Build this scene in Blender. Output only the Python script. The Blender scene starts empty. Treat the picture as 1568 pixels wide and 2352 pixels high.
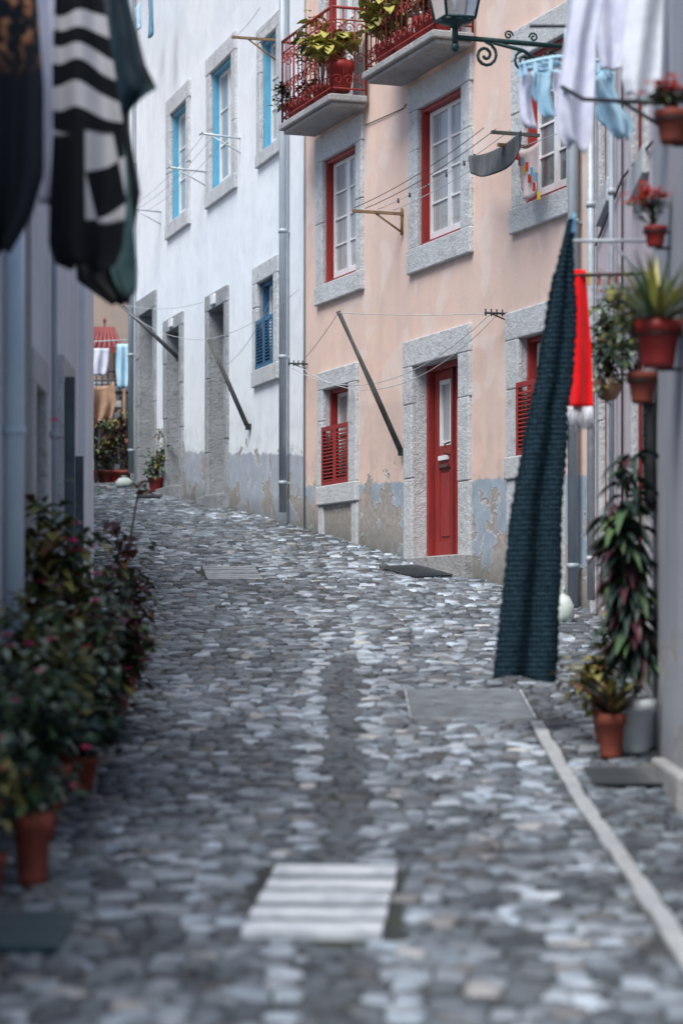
import bpy, math, random
import numpy as np
from mathutils import Vector, Matrix
R=random.Random(7)
U=R.uniform
scene=bpy.context.scene

# ------------------------------------------------------------ shader helpers
class NT:
    def __init__(s,name):
        s.mat=bpy.data.materials.new(name); s.mat.use_nodes=True
        s.t=s.mat.node_tree; s.t.nodes.clear()
        s.out=s.t.nodes.new('ShaderNodeOutputMaterial')
        s.b=s.t.nodes.new('ShaderNodeBsdfPrincipled')
        s.t.links.new(s.b.outputs[0],s.out.inputs[0])
        s.tc=s.t.nodes.new('ShaderNodeTexCoord')
        s.obj=s.tc.outputs['Object']
    def put(s,sock,v):
        if isinstance(v,bpy.types.NodeSocket): s.t.links.new(v,sock)
        elif isinstance(v,(tuple,list)):
            v=tuple(v)
            if sock.type=='RGBA' and len(v)==3: v=v+(1,)
            sock.default_value=v
        else: sock.default_value=v
    def m(s,op,a,b=0.0,clamp=False):
        n=s.t.nodes.new('ShaderNodeMath'); n.operation=op; n.use_clamp=clamp
        s.put(n.inputs[0],a); s.put(n.inputs[1],b); return n.outputs[0]
    def noise(s,scale,detail=4,rough=.6,vec=None,st=None,dist=0):
        v=vec or s.obj
        if st:
            mp=s.t.nodes.new('ShaderNodeMapping'); s.put(mp.inputs[0],v); mp.inputs['Scale'].default_value=st; v=mp.outputs[0]
        n=s.t.nodes.new('ShaderNodeTexNoise'); s.put(n.inputs['Vector'],v)
        n.inputs['Scale'].default_value=scale; n.inputs['Detail'].default_value=detail; n.inputs['Roughness'].default_value=rough
        n.inputs['Distortion'].default_value=dist
        return n.outputs[0]
    def ramp(s,v,a,b):
        n=s.t.nodes.new('ShaderNodeMapRange'); n.clamp=True; s.put(n.inputs[0],v); s.put(n.inputs[1],a); s.put(n.inputs[2],b); return n.outputs[0]
    def mix(s,f,a,b,mode='MIX'):
        n=s.t.nodes.new('ShaderNodeMix'); n.data_type='RGBA'; n.blend_type=mode
        s.put(n.inputs[0],f); s.put(n.inputs[6],a); s.put(n.inputs[7],b); return n.outputs[2]
    def xyz(s):
        n=s.t.nodes.new('ShaderNodeSeparateXYZ'); s.put(n.inputs[0],s.obj); return n.outputs
    def bump(s,h,st=.3,d=.01):
        n=s.t.nodes.new('ShaderNodeBump'); n.inputs['Strength'].default_value=st; n.inputs['Distance'].default_value=d
        s.put(n.inputs['Height'],h); s.t.links.new(n.outputs[0],s.b.inputs['Normal'])
    def fin(s,col,rough=.7,spec=.3,metal=0):
        s.put(s.b.inputs['Base Color'],col); s.put(s.b.inputs['Roughness'],rough)
        s.b.inputs['Specular IOR Level'].default_value=spec; s.b.inputs['Metallic'].default_value=metal
        return s.mat
MATS={}
def simple(name,c1,c2=None,scale=8,rough=.6,bump=.2,spec=.3,metal=0,lo=.35,hi=.65,d=.004,st=None):
    n=NT(name); c2=c2 or tuple(x*.7 for x in c1)
    f=n.noise(scale,5,.65,st=st); col=n.mix(n.ramp(f,lo,hi),c1,c2)
    if bump: n.bump(n.noise(scale*4,4,.6),bump,d)
    MATS[name]=n.fin(col,rough,spec,metal); return MATS[name]

def plaster(name,base,stain,dado=None,dz=0,ds=0,gz=2.79,gs=.13,under=(.42,.39,.36),peel=1.0,patch=None,lvl=.05,drip=.5):
    n=NT(name); x=n.xyz(); u,z=x[0],x[2]
    big=n.noise(.7,4,.55); med=n.noise(3.5,5,.65); fine=n.noise(26,4,.7)
    streak=n.noise(1.0,4,.6,st=(3.2,3.2,.28)); s2=n.noise(1.0,5,.7,st=(11,11,.35))
    col=n.mix(n.m('MULTIPLY',n.ramp(big,.40,.70),.7),base,stain)
    col=n.mix(n.m('MULTIPLY',n.ramp(streak,.48,.74),.7),col,stain)
    if patch: col=n.mix(n.m('MULTIPLY',n.ramp(n.noise(1.3,3,.5,dist=.6),.55,.59),.65),col,patch)
    col=n.mix(n.m('MULTIPLY',n.ramp(med,.48,.78),.4),col,tuple(c*.78 for c in stain))
    dr=n.m('MULTIPLY',n.ramp(s2,.60,.76),n.ramp(big,.38,.62))
    col=n.mix(n.m('MULTIPLY',dr,drip),col,tuple(c*.5 for c in stain))
    h=n.m('MULTIPLY',fine,.25)
    gl=n.m('SUBTRACT',z,n.m('SUBTRACT',gz,n.m('MULTIPLY',u,gs)))   # height above pavement
    if dado:
        line=n.m('SUBTRACT',z,n.m('SUBTRACT',dz,n.m('MULTIPLY',u,ds)))
        line=n.m('ADD',line,n.m('MULTIPLY',n.m('SUBTRACT',n.noise(5,5,.7),.5),lvl*4))
        dm=n.ramp(line,.01,-.01)
        dcol=n.mix(n.ramp(med,.35,.7),dado,tuple(c*.72 for c in dado))
        dcol=n.mix(n.ramp(n.noise(9,5,.7),.55,.75),dcol,(.52,.53,.55))
        col=n.mix(dm,col,dcol)
        halo=n.m('MULTIPLY',n.ramp(line,.7,.0),n.ramp(med,.42,.62))
        col=n.mix(n.m('MULTIPLY',n.m('MULTIPLY',halo,n.m('SUBTRACT',1.0,dm)),.35),col,tuple(c*.62 for c in stain))
    pe=n.noise(1.9,6,.62,dist=.3)
    prox=n.ramp(gl,1.25,.15)
    psum=n.m('ADD',pe,n.m('MULTIPLY',prox,.20*peel))
    pm=n.ramp(psum,.675,.69)
    pm=n.m('MULTIPLY',pm,n.ramp(gl,1.5,1.2))
    rim=n.m('MULTIPLY',n.m('MULTIPLY',n.ramp(psum,.655,.672),n.ramp(gl,1.5,1.2)),.6)
    ucol=n.mix(n.ramp(n.noise(14,5,.7),.35,.65),under,tuple(c*.62 for c in under))
    ucol=n.mix(n.ramp(n.noise(4,3,.5),.58,.7),ucol,(.50,.36,.29))
    col=n.mix(rim,col,(.62,.62,.60)); col=n.mix(pm,col,ucol)
    grime=n.m('MULTIPLY',n.ramp(n.m('ADD',gl,n.m('MULTIPLY',n.noise(3,5,.7),.35)),.48,.1),.75)
    col=n.mix(grime,col,(.12,.13,.12))
    h=n.m('SUBTRACT',n.m('ADD',h,n.m('MULTIPLY',med,.5)),n.m('MULTIPLY',pm,1.4))
    n.bump(h,.6,.014)
    MATS[name]=n.fin(col,.85,.2)

plaster('peach_plaster',(.76,.56,.465),(.62,.50,.45),dado=(.35,.42,.49),dz=3.29,ds=.04,gz=2.79,gs=.13,peel=1.3,patch=(.74,.63,.57))
plaster('white_plaster',(.80,.84,.87),(.69,.74,.78),dado=(.42,.465,.53),dz=3.68,ds=.075,gz=2.79,gs=.10,peel=.95,patch=(.82,.86,.89),drip=.35)
plaster('pink_plaster',(.66,.57,.59),(.50,.46,.49),gz=1.7,gs=.11,peel=.7,drip=.7)
plaster('grey_plaster',(.42,.43,.47),(.29,.31,.35),gz=.88,gs=.1,peel=.5,drip=.7)
plaster('mauve_plaster',(.70,.73,.78),(.52,.56,.62),gz=.1,gs=-.1,peel=.4,drip=.7)
plaster('pale_plaster',(.80,.83,.86),(.70,.74,.78),gz=.1,gs=-.1,peel=.3,drip=.3)
plaster('ochre_plaster',(.40,.31,.25),(.32,.29,.27),gz=4.2,gs=0,peel=.8)

def stone_mat(name,c1,c2,c3):
    n=NT(name)
    a=n.noise(2.2,5,.6); b=n.noise(38,4,.75); c=n.noise(9,5,.7)
    col=n.mix(n.ramp(a,.35,.65),c1,c2); col=n.mix(n.m('MULTIPLY',n.ramp(b,.53,.68),.7),col,c3)
    col=n.mix(n.m('MULTIPLY',n.ramp(c,.54,.70),.7),col,tuple(x*1.35 for x in c3))
    n.bump(n.m('ADD',b,n.m('MULTIPLY',c,1.5)),.9,.018); MATS[name]=n.fin(col,.85,.25)
stone_mat('limestone',(.62,.65,.67),(.52,.54,.55),(.25,.25,.25))
stone_mat('dark_limestone',(.38,.40,.42),(.28,.30,.31),(.15,.15,.16))
stone_mat('slab_concrete',(.42,.42,.42),(.33,.33,.34),(.15,.145,.14))
stone_mat('edging_stone',(.46,.47,.48),(.34,.36,.38),(.16,.17,.18))
simple('red_paint',(.33,.035,.03),(.22,.03,.027),scale=6,rough=.5,bump=.25,st=(3,3,.6))
simple('dark_red_paint',(.22,.024,.02),(.15,.02,.02),scale=6,rough=.5)
simple('awning_red',(.30,.08,.08),(.20,.06,.06),scale=4,rough=.7)
simple('iron_red',(.34,.04,.035),(.18,.03,.03),scale=20,rough=.6)
simple('blue_paint',(.12,.42,.60),(.10,.35,.52),scale=7,rough=.5)
simple('dark_blue_paint',(.05,.17,.31),(.04,.12,.22),scale=7,rough=.5)
simple('white_paint',(.80,.81,.82),(.68,.69,.70),scale=6,rough=.45,bump=.1)
simple('zinc',(.40,.45,.49),(.29,.34,.38),scale=3,rough=.5,metal=.1,st=(2,2,.6))
simple('pale_pipe',(.62,.76,.85),(.54,.68,.78),scale=2,rough=.5)
simple('wood_grey',(.12,.12,.12),(.065,.065,.065),scale=14,rough=.8,st=(1,1,.2))
simple('wood_brown',(.30,.19,.11),(.18,.11,.07),scale=12,rough=.7)
simple('shutter_slate',(.10,.13,.16),(.07,.09,.11),scale=5,rough=.6)
simple('door_dark',(.13,.12,.11),(.08,.075,.07),scale=5,rough=.6)
simple('black_metal',(.015,.018,.02),(.03,.03,.03),scale=10,rough=.5)
simple('lamp_green',(.012,.045,.045),(.02,.055,.055),scale=12,rough=.45)
simple('galv',(.55,.60,.63),(.4,.45,.48),scale=10,rough=.5,metal=.2)
simple('terracotta',(.29,.07,.045),(.17,.045,.03),scale=7,rough=.7)
simple('red_pot',(.36,.035,.03),(.24,.03,.03),scale=7,rough=.45)
simple('white_pot',(.76,.80,.83),(.66,.70,.73),scale=5,rough=.45)
simple('soil',(.035,.025,.018),(.05,.04,.03),scale=30,rough=.95)
simple('roof_tile',(.30,.12,.07),(.2,.08,.05),scale=9,rough=.8)
simple('rope',(.50,.54,.57),rough=.8,bump=0)
simple('dark_wire',(.06,.06,.07),rough=.7,bump=0)
simple('handle_metal',(.12,.10,.08),rough=.35,metal=.6,bump=0)
# leaves
def leafmat(name,c1,c2,rough=.45,scale=14):
    n=NT(name); f=n.noise(scale,3,.6)
    MATS[name]=n.fin(n.mix(n.ramp(f,.35,.65),c1,c2),rough,.35)
leafmat('leaf_green',(.05,.11,.05),(.085,.13,.055))
leafmat('leaf_dark',(.018,.038,.034),(.03,.052,.042))
leafmat('leaf_olive',(.18,.18,.06),(.24,.21,.06))
leafmat('leaf_yellow',(.42,.38,.10),(.29,.30,.08))
leafmat('leaf_burgundy',(.085,.022,.03),(.04,.022,.03))
leafmat('leaf_pale',(.40,.48,.40),(.14,.20,.12),scale=40)
leafmat('leaf_brown',(.18,.085,.04),(.11,.06,.03))
leafmat('petal_magenta',(.70,.03,.18),(.55,.02,.13))
leafmat('petal_orange',(.70,.10,.03),(.55,.05,.03))
leafmat('stem',(.06,.07,.03),(.07,.05,.03))

n=NT('curtained_glass'); w=n.noise(3.0,2,.5,st=(9,9,.35)); l=n.noise(60,2,.5)
col=n.mix(n.ramp(w,.35,.65),(.40,.42,.42),(.22,.25,.27)); col=n.mix(n.m('MULTIPLY',n.ramp(l,.45,.6),.35),col,(.48,.48,.46))
n.b.inputs['Coat Weight'].default_value=1; n.b.inputs['Coat Roughness'].default_value=.03
MATS['curtained_glass']=n.fin(col,.6,.5)
n=NT('dark_glass'); MATS['dark_glass']=n.fin(n.mix(n.ramp(n.noise(2),.4,.6),(.12,.14,.15),(.20,.22,.23)),.06,.6)
n=NT('lantern_glass'); n.b.inputs['Transmission Weight'].default_value=.75; n.b.inputs['IOR'].default_value=1.1
MATS['lantern_glass']=n.fin(n.mix(n.ramp(n.noise(5),.3,.7),(.80,.82,.83),(.66,.69,.70)),.25,.3)

def cloth_mat(name,c1,c2=None,scale=6,weave=True,rough=.9):
    n=NT(name); c2=c2 or tuple(x*.8 for x in c1)
    col=n.mix(n.ramp(n.noise(scale,3,.5),.35,.65),c1,c2)
    if weave: n.bump(n.m('ADD',n.noise(160,2,.5),n.m('MULTIPLY',n.noise(9,3,.6,st=(1,1,.4)),6)),.5,.006)
    n.b.inputs['Sheen Weight'].default_value=.2
    MATS[name]=n.fin(col,rough,.1)
cloth_mat('cloth_white',(.72,.75,.81)); cloth_mat('cloth_lilac',(.54,.56,.69),(.66,.68,.78))
cloth_mat('cloth_black',(.012,.015,.020)); cloth_mat('cloth_teal',(.012,.035,.05),(.008,.022,.035))
cloth_mat('cloth_green',(.17,.31,.28),(.07,.14,.13)); cloth_mat('cloth_red',(.85,.004,.008),(.75,.004,.008))
cloth_mat('cloth_grey',(.035,.045,.055),(.06,.07,.08)); cloth_mat('cloth_pink',(.62,.48,.48),(.66,.56,.54))
cloth_mat('cloth_blue',(.34,.60,.78),(.50,.72,.84)); cloth_mat('cloth_denim',(.08,.22,.34),(.14,.30,.42))
cloth_mat('tarp_brown',(.42,.27,.18),(.30,.19,.13)); cloth_mat('mat_teal',(.015,.05,.06),(.012,.035,.045),scale=30)
cloth_mat('mat_dark',(.012,.02,.026),(.025,.03,.034),scale=50); cloth_mat('plastic_white',(.65,.70,.68),(.50,.60,.54),rough=.4)
cloth_mat('peg_yellow',(.7,.5,.05)); cloth_mat('peg_red',(.6,.05,.03)); cloth_mat('peg_blue',(.15,.45,.65))
n=NT('cloth_floral'); f=n.noise(13,3,.6); z=n.xyz()[2]
MATS['cloth_floral']=n.fin(n.mix(n.m('MULTIPLY',n.ramp(f,.52,.58),n.ramp(z,4.0,4.15)),(.018,.022,.028),n.mix(n.ramp(n.noise(25),.4,.6),(.50,.26,.14),(.30,.12,.05))),.9,.1)
# black and white pattern: broad curving stripes above, a few loose pale blocks below
n=NT('cloth_pattern')
mp=n.t.nodes.new('ShaderNodeMapping'); n.put(mp.inputs[0],n.obj); mp.inputs['Scale'].default_value=(1,0,1); mp.inputs['Rotation'].default_value=(0,-.25,0)
wv=n.t.nodes.new('ShaderNodeTexWave'); wv.wave_type='BANDS'; wv.bands_direction='Z'; wv.wave_profile='SIN'
n.put(wv.inputs['Vector'],mp.outputs[0]); wv.inputs['Scale'].default_value=1.9; wv.inputs['Distortion'].default_value=3.6; wv.inputs['Detail'].default_value=.6; wv.inputs['Detail Scale'].default_value=1.6
ck=n.t.nodes.new('ShaderNodeTexChecker'); mp2=n.t.nodes.new('ShaderNodeMapping'); n.put(mp2.inputs[0],n.obj); mp2.inputs['Scale'].default_value=(1,0,.72); mp2.inputs['Location'].default_value=(0.03,.01,0.03); mp2.inputs['Rotation'].default_value=(0,.3,0); n.put(ck.inputs[0],mp2.outputs[0]); ck.inputs['Scale'].default_value=6.6
a=n.ramp(wv.outputs[1],.50,.54); b=ck.outputs[1]; xx=n.xyz()
f=n.mix(n.ramp(xx[2],3.84,3.82),a,n.m('MULTIPLY',n.m('MULTIPLY',b,n.ramp(xx[0],-1.165,-1.155)),n.ramp(xx[2],3.42,3.44)))
MATS['cloth_pattern']=n.fin(n.mix(f,(.012,.014,.018),(.56,.55,.57)),.9,.1)
# knit scarf
n=NT('knit_teal')
w1=n.t.nodes.new('ShaderNodeTexWave'); w1.bands_direction='Z'; n.put(w1.inputs['Vector'],n.obj); w1.inputs['Scale'].default_value=10; w1.inputs['Distortion'].default_value=3.0;w1.inputs['Detail Scale'].default_value=4
w2=n.t.nodes.new('ShaderNodeTexWave'); w2.bands_direction='X'; n.put(w2.inputs['Vector'],n.obj); w2.inputs['Scale'].default_value=13; w2.inputs['Distortion'].default_value=4.0;w2.inputs['Detail Scale'].default_value=6
h=n.m('MULTIPLY',w1.outputs[1],w2.outputs[1]); nz=n.noise(38,4,.75)
col=n.mix(n.ramp(n.m('ADD',h,n.m('MULTIPLY',nz,.9)),.35,1.15),(.003,.009,.015),(.034,.073,.102)); n.bump(h,.8,.02)
MATS['knit_teal']=n.fin(col,.95,.08)
# cobble: per-stone colour attribute
n=NT('cobble_stone'); at=n.t.nodes.new('ShaderNodeAttribute'); at.attribute_name='StoneCol'
f1=n.noise(16,5,.72); f2=n.noise(70,3,.7)
col=n.mix(n.m('MULTIPLY',n.ramp(f1,.42,.66),.65),at.outputs['Color'],n.mix(1.0,at.outputs['Color'],(.46,.50,.54),'MULTIPLY'))
col=n.mix(n.m('MULTIPLY',n.ramp(f2,.55,.7),.25),col,(.30,.33,.36))
col=n.mix(n.m('MULTIPLY',n.ramp(n.noise(2.5,4,.7),.58,.72),.4),col,(.08,.09,.07))
n.bump(n.m('ADD',f1,n.m('MULTIPLY',f2,.4)),.8,.016); MATS['cobble_stone']=n.fin(col,n.m('ADD',n.m('MULTIPLY',f1,.4),.28),.4)
n=NT('ground_soil'); g=n.noise(2.2,5,.7); g2=n.noise(40,3,.6)
col=n.mix(n.ramp(g,.4,.62),(.035,.040,.045),(.045,.055,.032)); col=n.mix(n.m('MULTIPLY',g2,.4),col,(.10,.105,.11)); n.bump(g2,.8,.01)
MATS['ground_soil']=n.fin(col,.9,.2)
n=NT('grate_pale'); MATS['grate_pale']=n.fin(n.mix(n.ramp(n.noise(7,5,.7),.44,.70),(.72,.75,.78),(.36,.40,.44)),.5,.4)
n=NT('grate_worn'); MATS['grate_worn']=n.fin(n.mix(n.ramp(n.noise(6,5,.7),.38,.62),(.40,.42,.44),(.20,.22,.24)),.5,.4)
n=NT('grate_slot_shade'); MATS['grate_slot_shade']=n.fin(n.mix(n.ramp(n.noise(9,5,.7),.4,.65),(.06,.08,.095),(.12,.145,.165)),.6,.3)  # solid strips between slats, slot shade put into their dark colour
n=NT('grate_dark'); MATS['grate_dark']=n.fin(n.mix(n.ramp(n.noise(9,5,.7),.4,.65),(.06,.07,.08),(.12,.13,.14)),.5,.4)
n=NT('cover_metal'); n.bump(n.noise(60,2,.5),.5,.01); MATS['cover_metal']=n.fin(n.mix(n.ramp(n.noise(5,5,.7),.38,.66),(.09,.105,.115),(.19,.215,.23)),.55,.35)

# ------------------------------------------------------------ mesh builder
class MB:
    def __init__(s): s.v=[];s.f=[];s.m=[];s.sm=[];s.names=[]
    def mi(s,name):
        if name not in s.names: s.names.append(name)
        return s.names.index(name)
    def face(s,idx,m,sm=False): s.f.append(tuple(idx)); s.m.append(s.mi(m)); s.sm.append(sm)
    def quad(s,a,b,c,d,m,sm=False):
        i=len(s.v); s.v+= [tuple(a),tuple(b),tuple(c),tuple(d)]; s.face((i,i+1,i+2,i+3),m,sm)
    def box(s,x0,x1,y0,y1,z0,z1,m,M=None):
        i=len(s.v); P=[(x0,y0,z0),(x1,y0,z0),(x1,y1,z0),(x0,y1,z0),(x0,y0,z1),(x1,y0,z1),(x1,y1,z1),(x0,y1,z1)]
        if M is not None: P=[tuple(M@Vector(p)) for p in P]
        s.v+=P
        for q in ((0,3,2,1),(4,5,6,7),(0,1,5,4),(1,2,6,5),(2,3,7,6),(3,0,4,7)): s.face([i+k for k in q],m)
    def tube(s,pts,r,m,seg=6,r2=None,caps=True):
        pts=[Vector(p) for p in pts]; n=len(pts); base=len(s.v)
        for k,p in enumerate(pts):
            t=(pts[min(k+1,n-1)]-pts[max(k-1,0)])
            if t.length<1e-9: t=Vector((0,0,1))
            t.normalize(); up=Vector((0,0,1)) if abs(t.z)<.9 else Vector((1,0,0))
            a=t.cross(up).normalized(); b=a.cross(t)
            rr=r if r2 is None else r+(r2-r)*k/(n-1)
            for j in range(seg):
                an=2*math.pi*j/seg; s.v.append(tuple(p+a*(rr*math.cos(an))+b*(rr*math.sin(an))))
        for k in range(n-1):
            for j in range(seg):
                j2=(j+1)%seg; s.face((base+k*seg+j,base+k*seg+j2,base+(k+1)*seg+j2,base+(k+1)*seg+j),m,True)
        if caps:
            s.face([base+j for j in range(seg)][::-1],m); s.face([base+(n-1)*seg+j for j in range(seg)],m)
    def lathe(s,c,prof,m,seg=18):
        base=len(s.v)
        for r,z in prof:
            for j in range(seg):
                a=2*math.pi*j/seg; s.v.append((c[0]+r*math.cos(a),c[1]+r*math.sin(a),c[2]+z))
        for k in range(len(prof)-1):
            for j in range(seg):
                j2=(j+1)%seg; s.face((base+k*seg+j,base+k*seg+j2,base+(k+1)*seg+j2,base+(k+1)*seg+j),m,True)
    def leaf(s,p,d,up,L,W,m,droop=.25):
        p=Vector(p); d=Vector(d).normalized(); sd=d.cross(Vector(up))
        if sd.length<1e-3: sd=Vector((1,0,0))
        sd.normalize(); nn=sd.cross(d)
        i=len(s.v); mid=p+d*L*.5+nn*(L*.05)
        s.v+=[tuple(p),tuple(p+d*L*.4+sd*W*.5+nn*L*.12),tuple(p+d*L-Vector((0,0,L*droop))),tuple(p+d*L*.4-sd*W*.5+nn*L*.12),tuple(mid-Vector((0,0,L*droop*.2))),
              tuple(p+d*L*.75+sd*W*.32+nn*L*.06-Vector((0,0,L*droop*.4))),tuple(p+d*L*.75-sd*W*.32+nn*L*.06-Vector((0,0,L*droop*.4)))]
        for q in ((0,1,4),(0,4,3),(1,5,2,4),(4,2,6,3)): s.face([i+k for k in q],m,True)
    def build(s,name,parent=None,loc=(0,0,0),rotz=0,bevel=0):
        me=bpy.data.meshes.new(name); me.from_pydata(s.v,[],s.f)
        for nm in s.names: me.materials.append(MATS[nm])
        me.polygons.foreach_set('material_index',s.m); me.polygons.foreach_set('use_smooth',s.sm); me.update()
        o=bpy.data.objects.new(name,me); scene.collection.objects.link(o)
        o.location=loc; o.rotation_euler=(0,0,rotz)
        if parent: o.parent=parent
        if bevel:
            b=o.modifiers.new('bev','BEVEL'); b.width=bevel; b.segments=2; b.limit_method='ANGLE'; b.angle_limit=.8
        return o
def empty(name,loc=(0,0,0),rotz=0):
    e=bpy.data.objects.new(name,None); scene.collection.objects.link(e); e.location=loc; e.rotation_euler=(0,0,rotz); return e

# ------------------------------------------------------------ terrain profile
_k=[(-60,-.6),(-5,-.1),(0,0),(6,.16),(8,.32),(10,.49),(12.6,.66),(14.8,.88),(18,1.22),(20,1.43),(22.4,1.72),(25.2,2.10),(26.7,2.29),(30,2.77),(33,3.1),(35.3,3.32),(38.2,3.66),(40.4,3.90),(43,4.08),(48,4.25),(60,4.6),(100,5.5),(400,8)]
_y=np.arange(-60,400,.1); _z=np.interp(_y,[a for a,b in _k],[b for a,b in _k]); _z=np.convolve(np.pad(_z,8,mode='edge'),np.ones(17)/17,'valid')
def zg(Y): return float(np.interp(Y,_y,_z))
def leftX(Y): return -1.75-.032*(Y-9) if Y<20.3 else -2.15-.145*(Y-20.3)
def rightX(Y):
    if Y<14.55: return 1.87-.047*(14.55-Y)
    if Y<22.37: return 2.04+.037*(Y-14.55)
    if Y<30: return -.453-.3575*(Y-30)
    if Y<40.6: return -.453-.285*(Y-30)
    return -2.6
ys=list(np.arange(-60,0,5))+list(np.arange(0,50,.25))+list(np.arange(50,400,10))
xs=[-200,-80,-30,-12,-8]+list(np.arange(-6,4.01,.5))+[8,12,30,80,200]
mb=MB()
for y in ys:
    for x in xs: mb.v.append((x,float(y),zg(y)-.006))
nx=len(xs)
for j in range(len(ys)-1):
    for i in range(nx-1): a=j*nx+i; mb.face((a,a+1,a+nx+1,a+nx),'ground_soil',True)
mb.build('ground')

# ------------------------------------------------------------ cobblestones
HOLES=[(-.36,.24,9.0,10.65),(-1.45,-.85,24.6,26.0),(.44,1.26,15.6,17.0)]
def gutter(Y): return 0.01 if Y<19 else 0.01-.02*(Y-19)**1.35
def pn(x,y,s):
    return (math.sin(x*1.7*s+1.3+math.sin(y*.9*s))+math.sin(y*1.3*s+2.1+1.7*math.sin(x*1.1*s+.4))+math.sin((x+y)*2.3*s+.7))/3
dy=.088; dx=.125
rows=int((46.5-6.3)/dy); cmin=-7.2; cols=int((9.8)/dx)
seeds={}
for j in range(rows):
    sh=(j%2)*.5+U(-.2,.2)
    for i in range(cols):
        jx,jy=U(-.44,.44),U(-.42,.42)
        X=cmin+(i+.5+sh+jx)*dx; Y=6.3+(j+.5+jy)*dy
        seeds[(i,j)]=(X,Y)
for k in list(seeds):
    if R.random()<.17: del seeds[k]
V=[];F=[];C=[]
def clip(poly,mx,my,nx_,ny_):
    out=[];n_=len(poly)
    for k in range(n_):
        a=poly[k];b=poly[(k+1)%n_]
        da=(a[0]-mx)*nx_+(a[1]-my)*ny_; db=(b[0]-mx)*nx_+(b[1]-my)*ny_
        if da<=0: out.append(a)
        if (da<0 and db>0) or (da>0 and db<0):
            t=da/(da-db); out.append((a[0]+(b[0]-a[0])*t,a[1]+(b[1]-a[1])*t))
    return out
EX=1.25
for (i,j),(X,Y) in seeds.items():
    if X<leftX(Y)-.05 or X>rightX(Y)+.1: continue
    if any(a-.02<X<b+.02 and c-.02<Y<d+.02 for a,b,c,d in HOLES): continue
    poly=[(X-.2,Y-.2),(X+.2,Y-.2),(X+.2,Y+.2),(X-.2,Y+.2)]
    for dj in (0,-1,1,-2,2,-3,3):
        for di in (-1,1,0,-2,2):
            if (di,dj)==(0,0): continue
            q=seeds.get((i+di,j+dj))
            if not q: continue
            ddx,ddy=q[0]-X,q[1]-Y
            if ddx*ddx+ddy*ddy>.12: continue
            poly=clip(poly,X+ddx/2,Y+ddy/2,ddx,ddy)
            if len(poly)<3: break
        if len(poly)<3: break
    if len(poly)<3: continue
    if Y<15.6:   # stones are cut to meet the edging strip
        if abs(X-EX)<.045: continue
        poly=clip(poly,EX-.045,Y,1,0) if X<EX else clip(poly,EX+.045,Y,-1,0)
        if len(poly)<3: continue
    cx=sum(p[0] for p in poly)/len(poly); cy=sum(p[1] for p in poly)/len(poly)
    pts=[]
    for k in range(len(poly)):
        a=poly[k];b=poly[(k+1)%len(poly)]
        if (a[0]-b[0])**2+(a[1]-b[1])**2<.0003: pts.append(((a[0]+b[0])/2,(a[1]+b[1])/2)); continue
        e1=U(.10,.24); pts.append((a[0]*(1-e1)+b[0]*e1,a[1]*(1-e1)+b[1]*e1)); e1=U(.10,.24); pts.append((a[0]*e1+b[0]*(1-e1),a[1]*e1+b[1]*(1-e1)))
    n_=len(pts); gd=X-gutter(Y); near=Y<21
    g=U(.88,.95); tx,ty=U(-.11,.11),U(-.12,.12); hz=U(-.007,.007)
    if abs(gd)<.16 : hz-=.008
    rings=[(g,-.02),(g*.985,.003),(g*.87,.012)] if near else [(g,-.015),(g*.90,.011)]
    base=len(V)
    for s_,h_ in rings:
        for (px,py) in pts:
            qx=cx+(px-cx)*s_; qy=cy+(py-cy)*s_
            V.append((qx,qy,zg(qy)+h_+hz+((qx-cx)*tx+(qy-cy)*ty if h_>0 else 0)))
    V.append((cx,cy,zg(cy)+rings[-1][1]+U(-.002,.003)+hz)); ci=len(V)-1
    for r_ in range(len(rings)-1):
        for k in range(n_):
            k2=(k+1)%n_; F.append((base+r_*n_+k,base+r_*n_+k2,base+(r_+1)*n_+k2,base+(r_+1)*n_+k))
    top=base+(len(rings)-1)*n_
    for k in range(n_): F.append((top+k,top+(k+1)%n_,ci))
    t=pn(X,Y,.9)*.5+pn(X*2.3,Y*1.4,1.7)*.35
    r=R.random()+t*.34
    if r>.95: v=U(.44,.62)
    elif r>.70: v=U(.24,.40)
    elif r>.25: v=U(.12,.22)
    else: v=U(.06,.11)
    if Y>20: v*=1.1
    if Y<19 and abs(gd)<.13: v=min(v,.17)*U(.6,.95)
    if abs(abs(gd)-.19)<.045 and Y<24 and R.random()<.6: v=U(.36,.54)
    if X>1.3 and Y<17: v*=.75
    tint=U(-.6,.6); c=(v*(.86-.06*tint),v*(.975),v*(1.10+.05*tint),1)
    if R.random()<.07: c=(v*.99,v*.96,v*.94,1)
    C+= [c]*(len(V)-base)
me=bpy.data.meshes.new('cobblestone_street'); me.from_pydata(V,[],F); me.materials.append(MATS['cobble_stone'])
ca=me.color_attributes.new('StoneCol','FLOAT_COLOR','POINT'); ca.data.foreach_set('color',np.array(C,dtype=np.float32).ravel())
me.polygons.foreach_set('use_smooth',[True]*len(me.polygons)); me.update()
o=bpy.data.objects.new('cobblestone_street',me); scene.collection.objects.link(o)
# stone edging strip let into the cobbles
mb=MB(); y=6.5
while y<15.5:
    l=min(U(.16,.34),15.56-y); a=EX-.04+U(-.006,.006); b=EX+.04+U(-.006,.006); h=.012+U(0,.006)
    i=len(mb.v); mb.v+=[(a,y,zg(y)+h),(b,y+U(-.008,.008),zg(y)+h),(b,y+l-.012,zg(y+l)+h),(a,y+l-.012,zg(y+l)+h),(a,y,zg(y)-.03),(b,y,zg(y)-.03),(b,y+l-.012,zg(y+l)-.03),(a,y+l-.012,zg(y+l)-.03)]
    for q in ((0,1,2,3),(4,5,1,0),(5,6,2,1),(6,7,3,2),(7,4,0,3)): mb.face([i+k for k in q],'edging_stone')
    y+=l
mb.build('stone_edging',bevel=.005)

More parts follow.
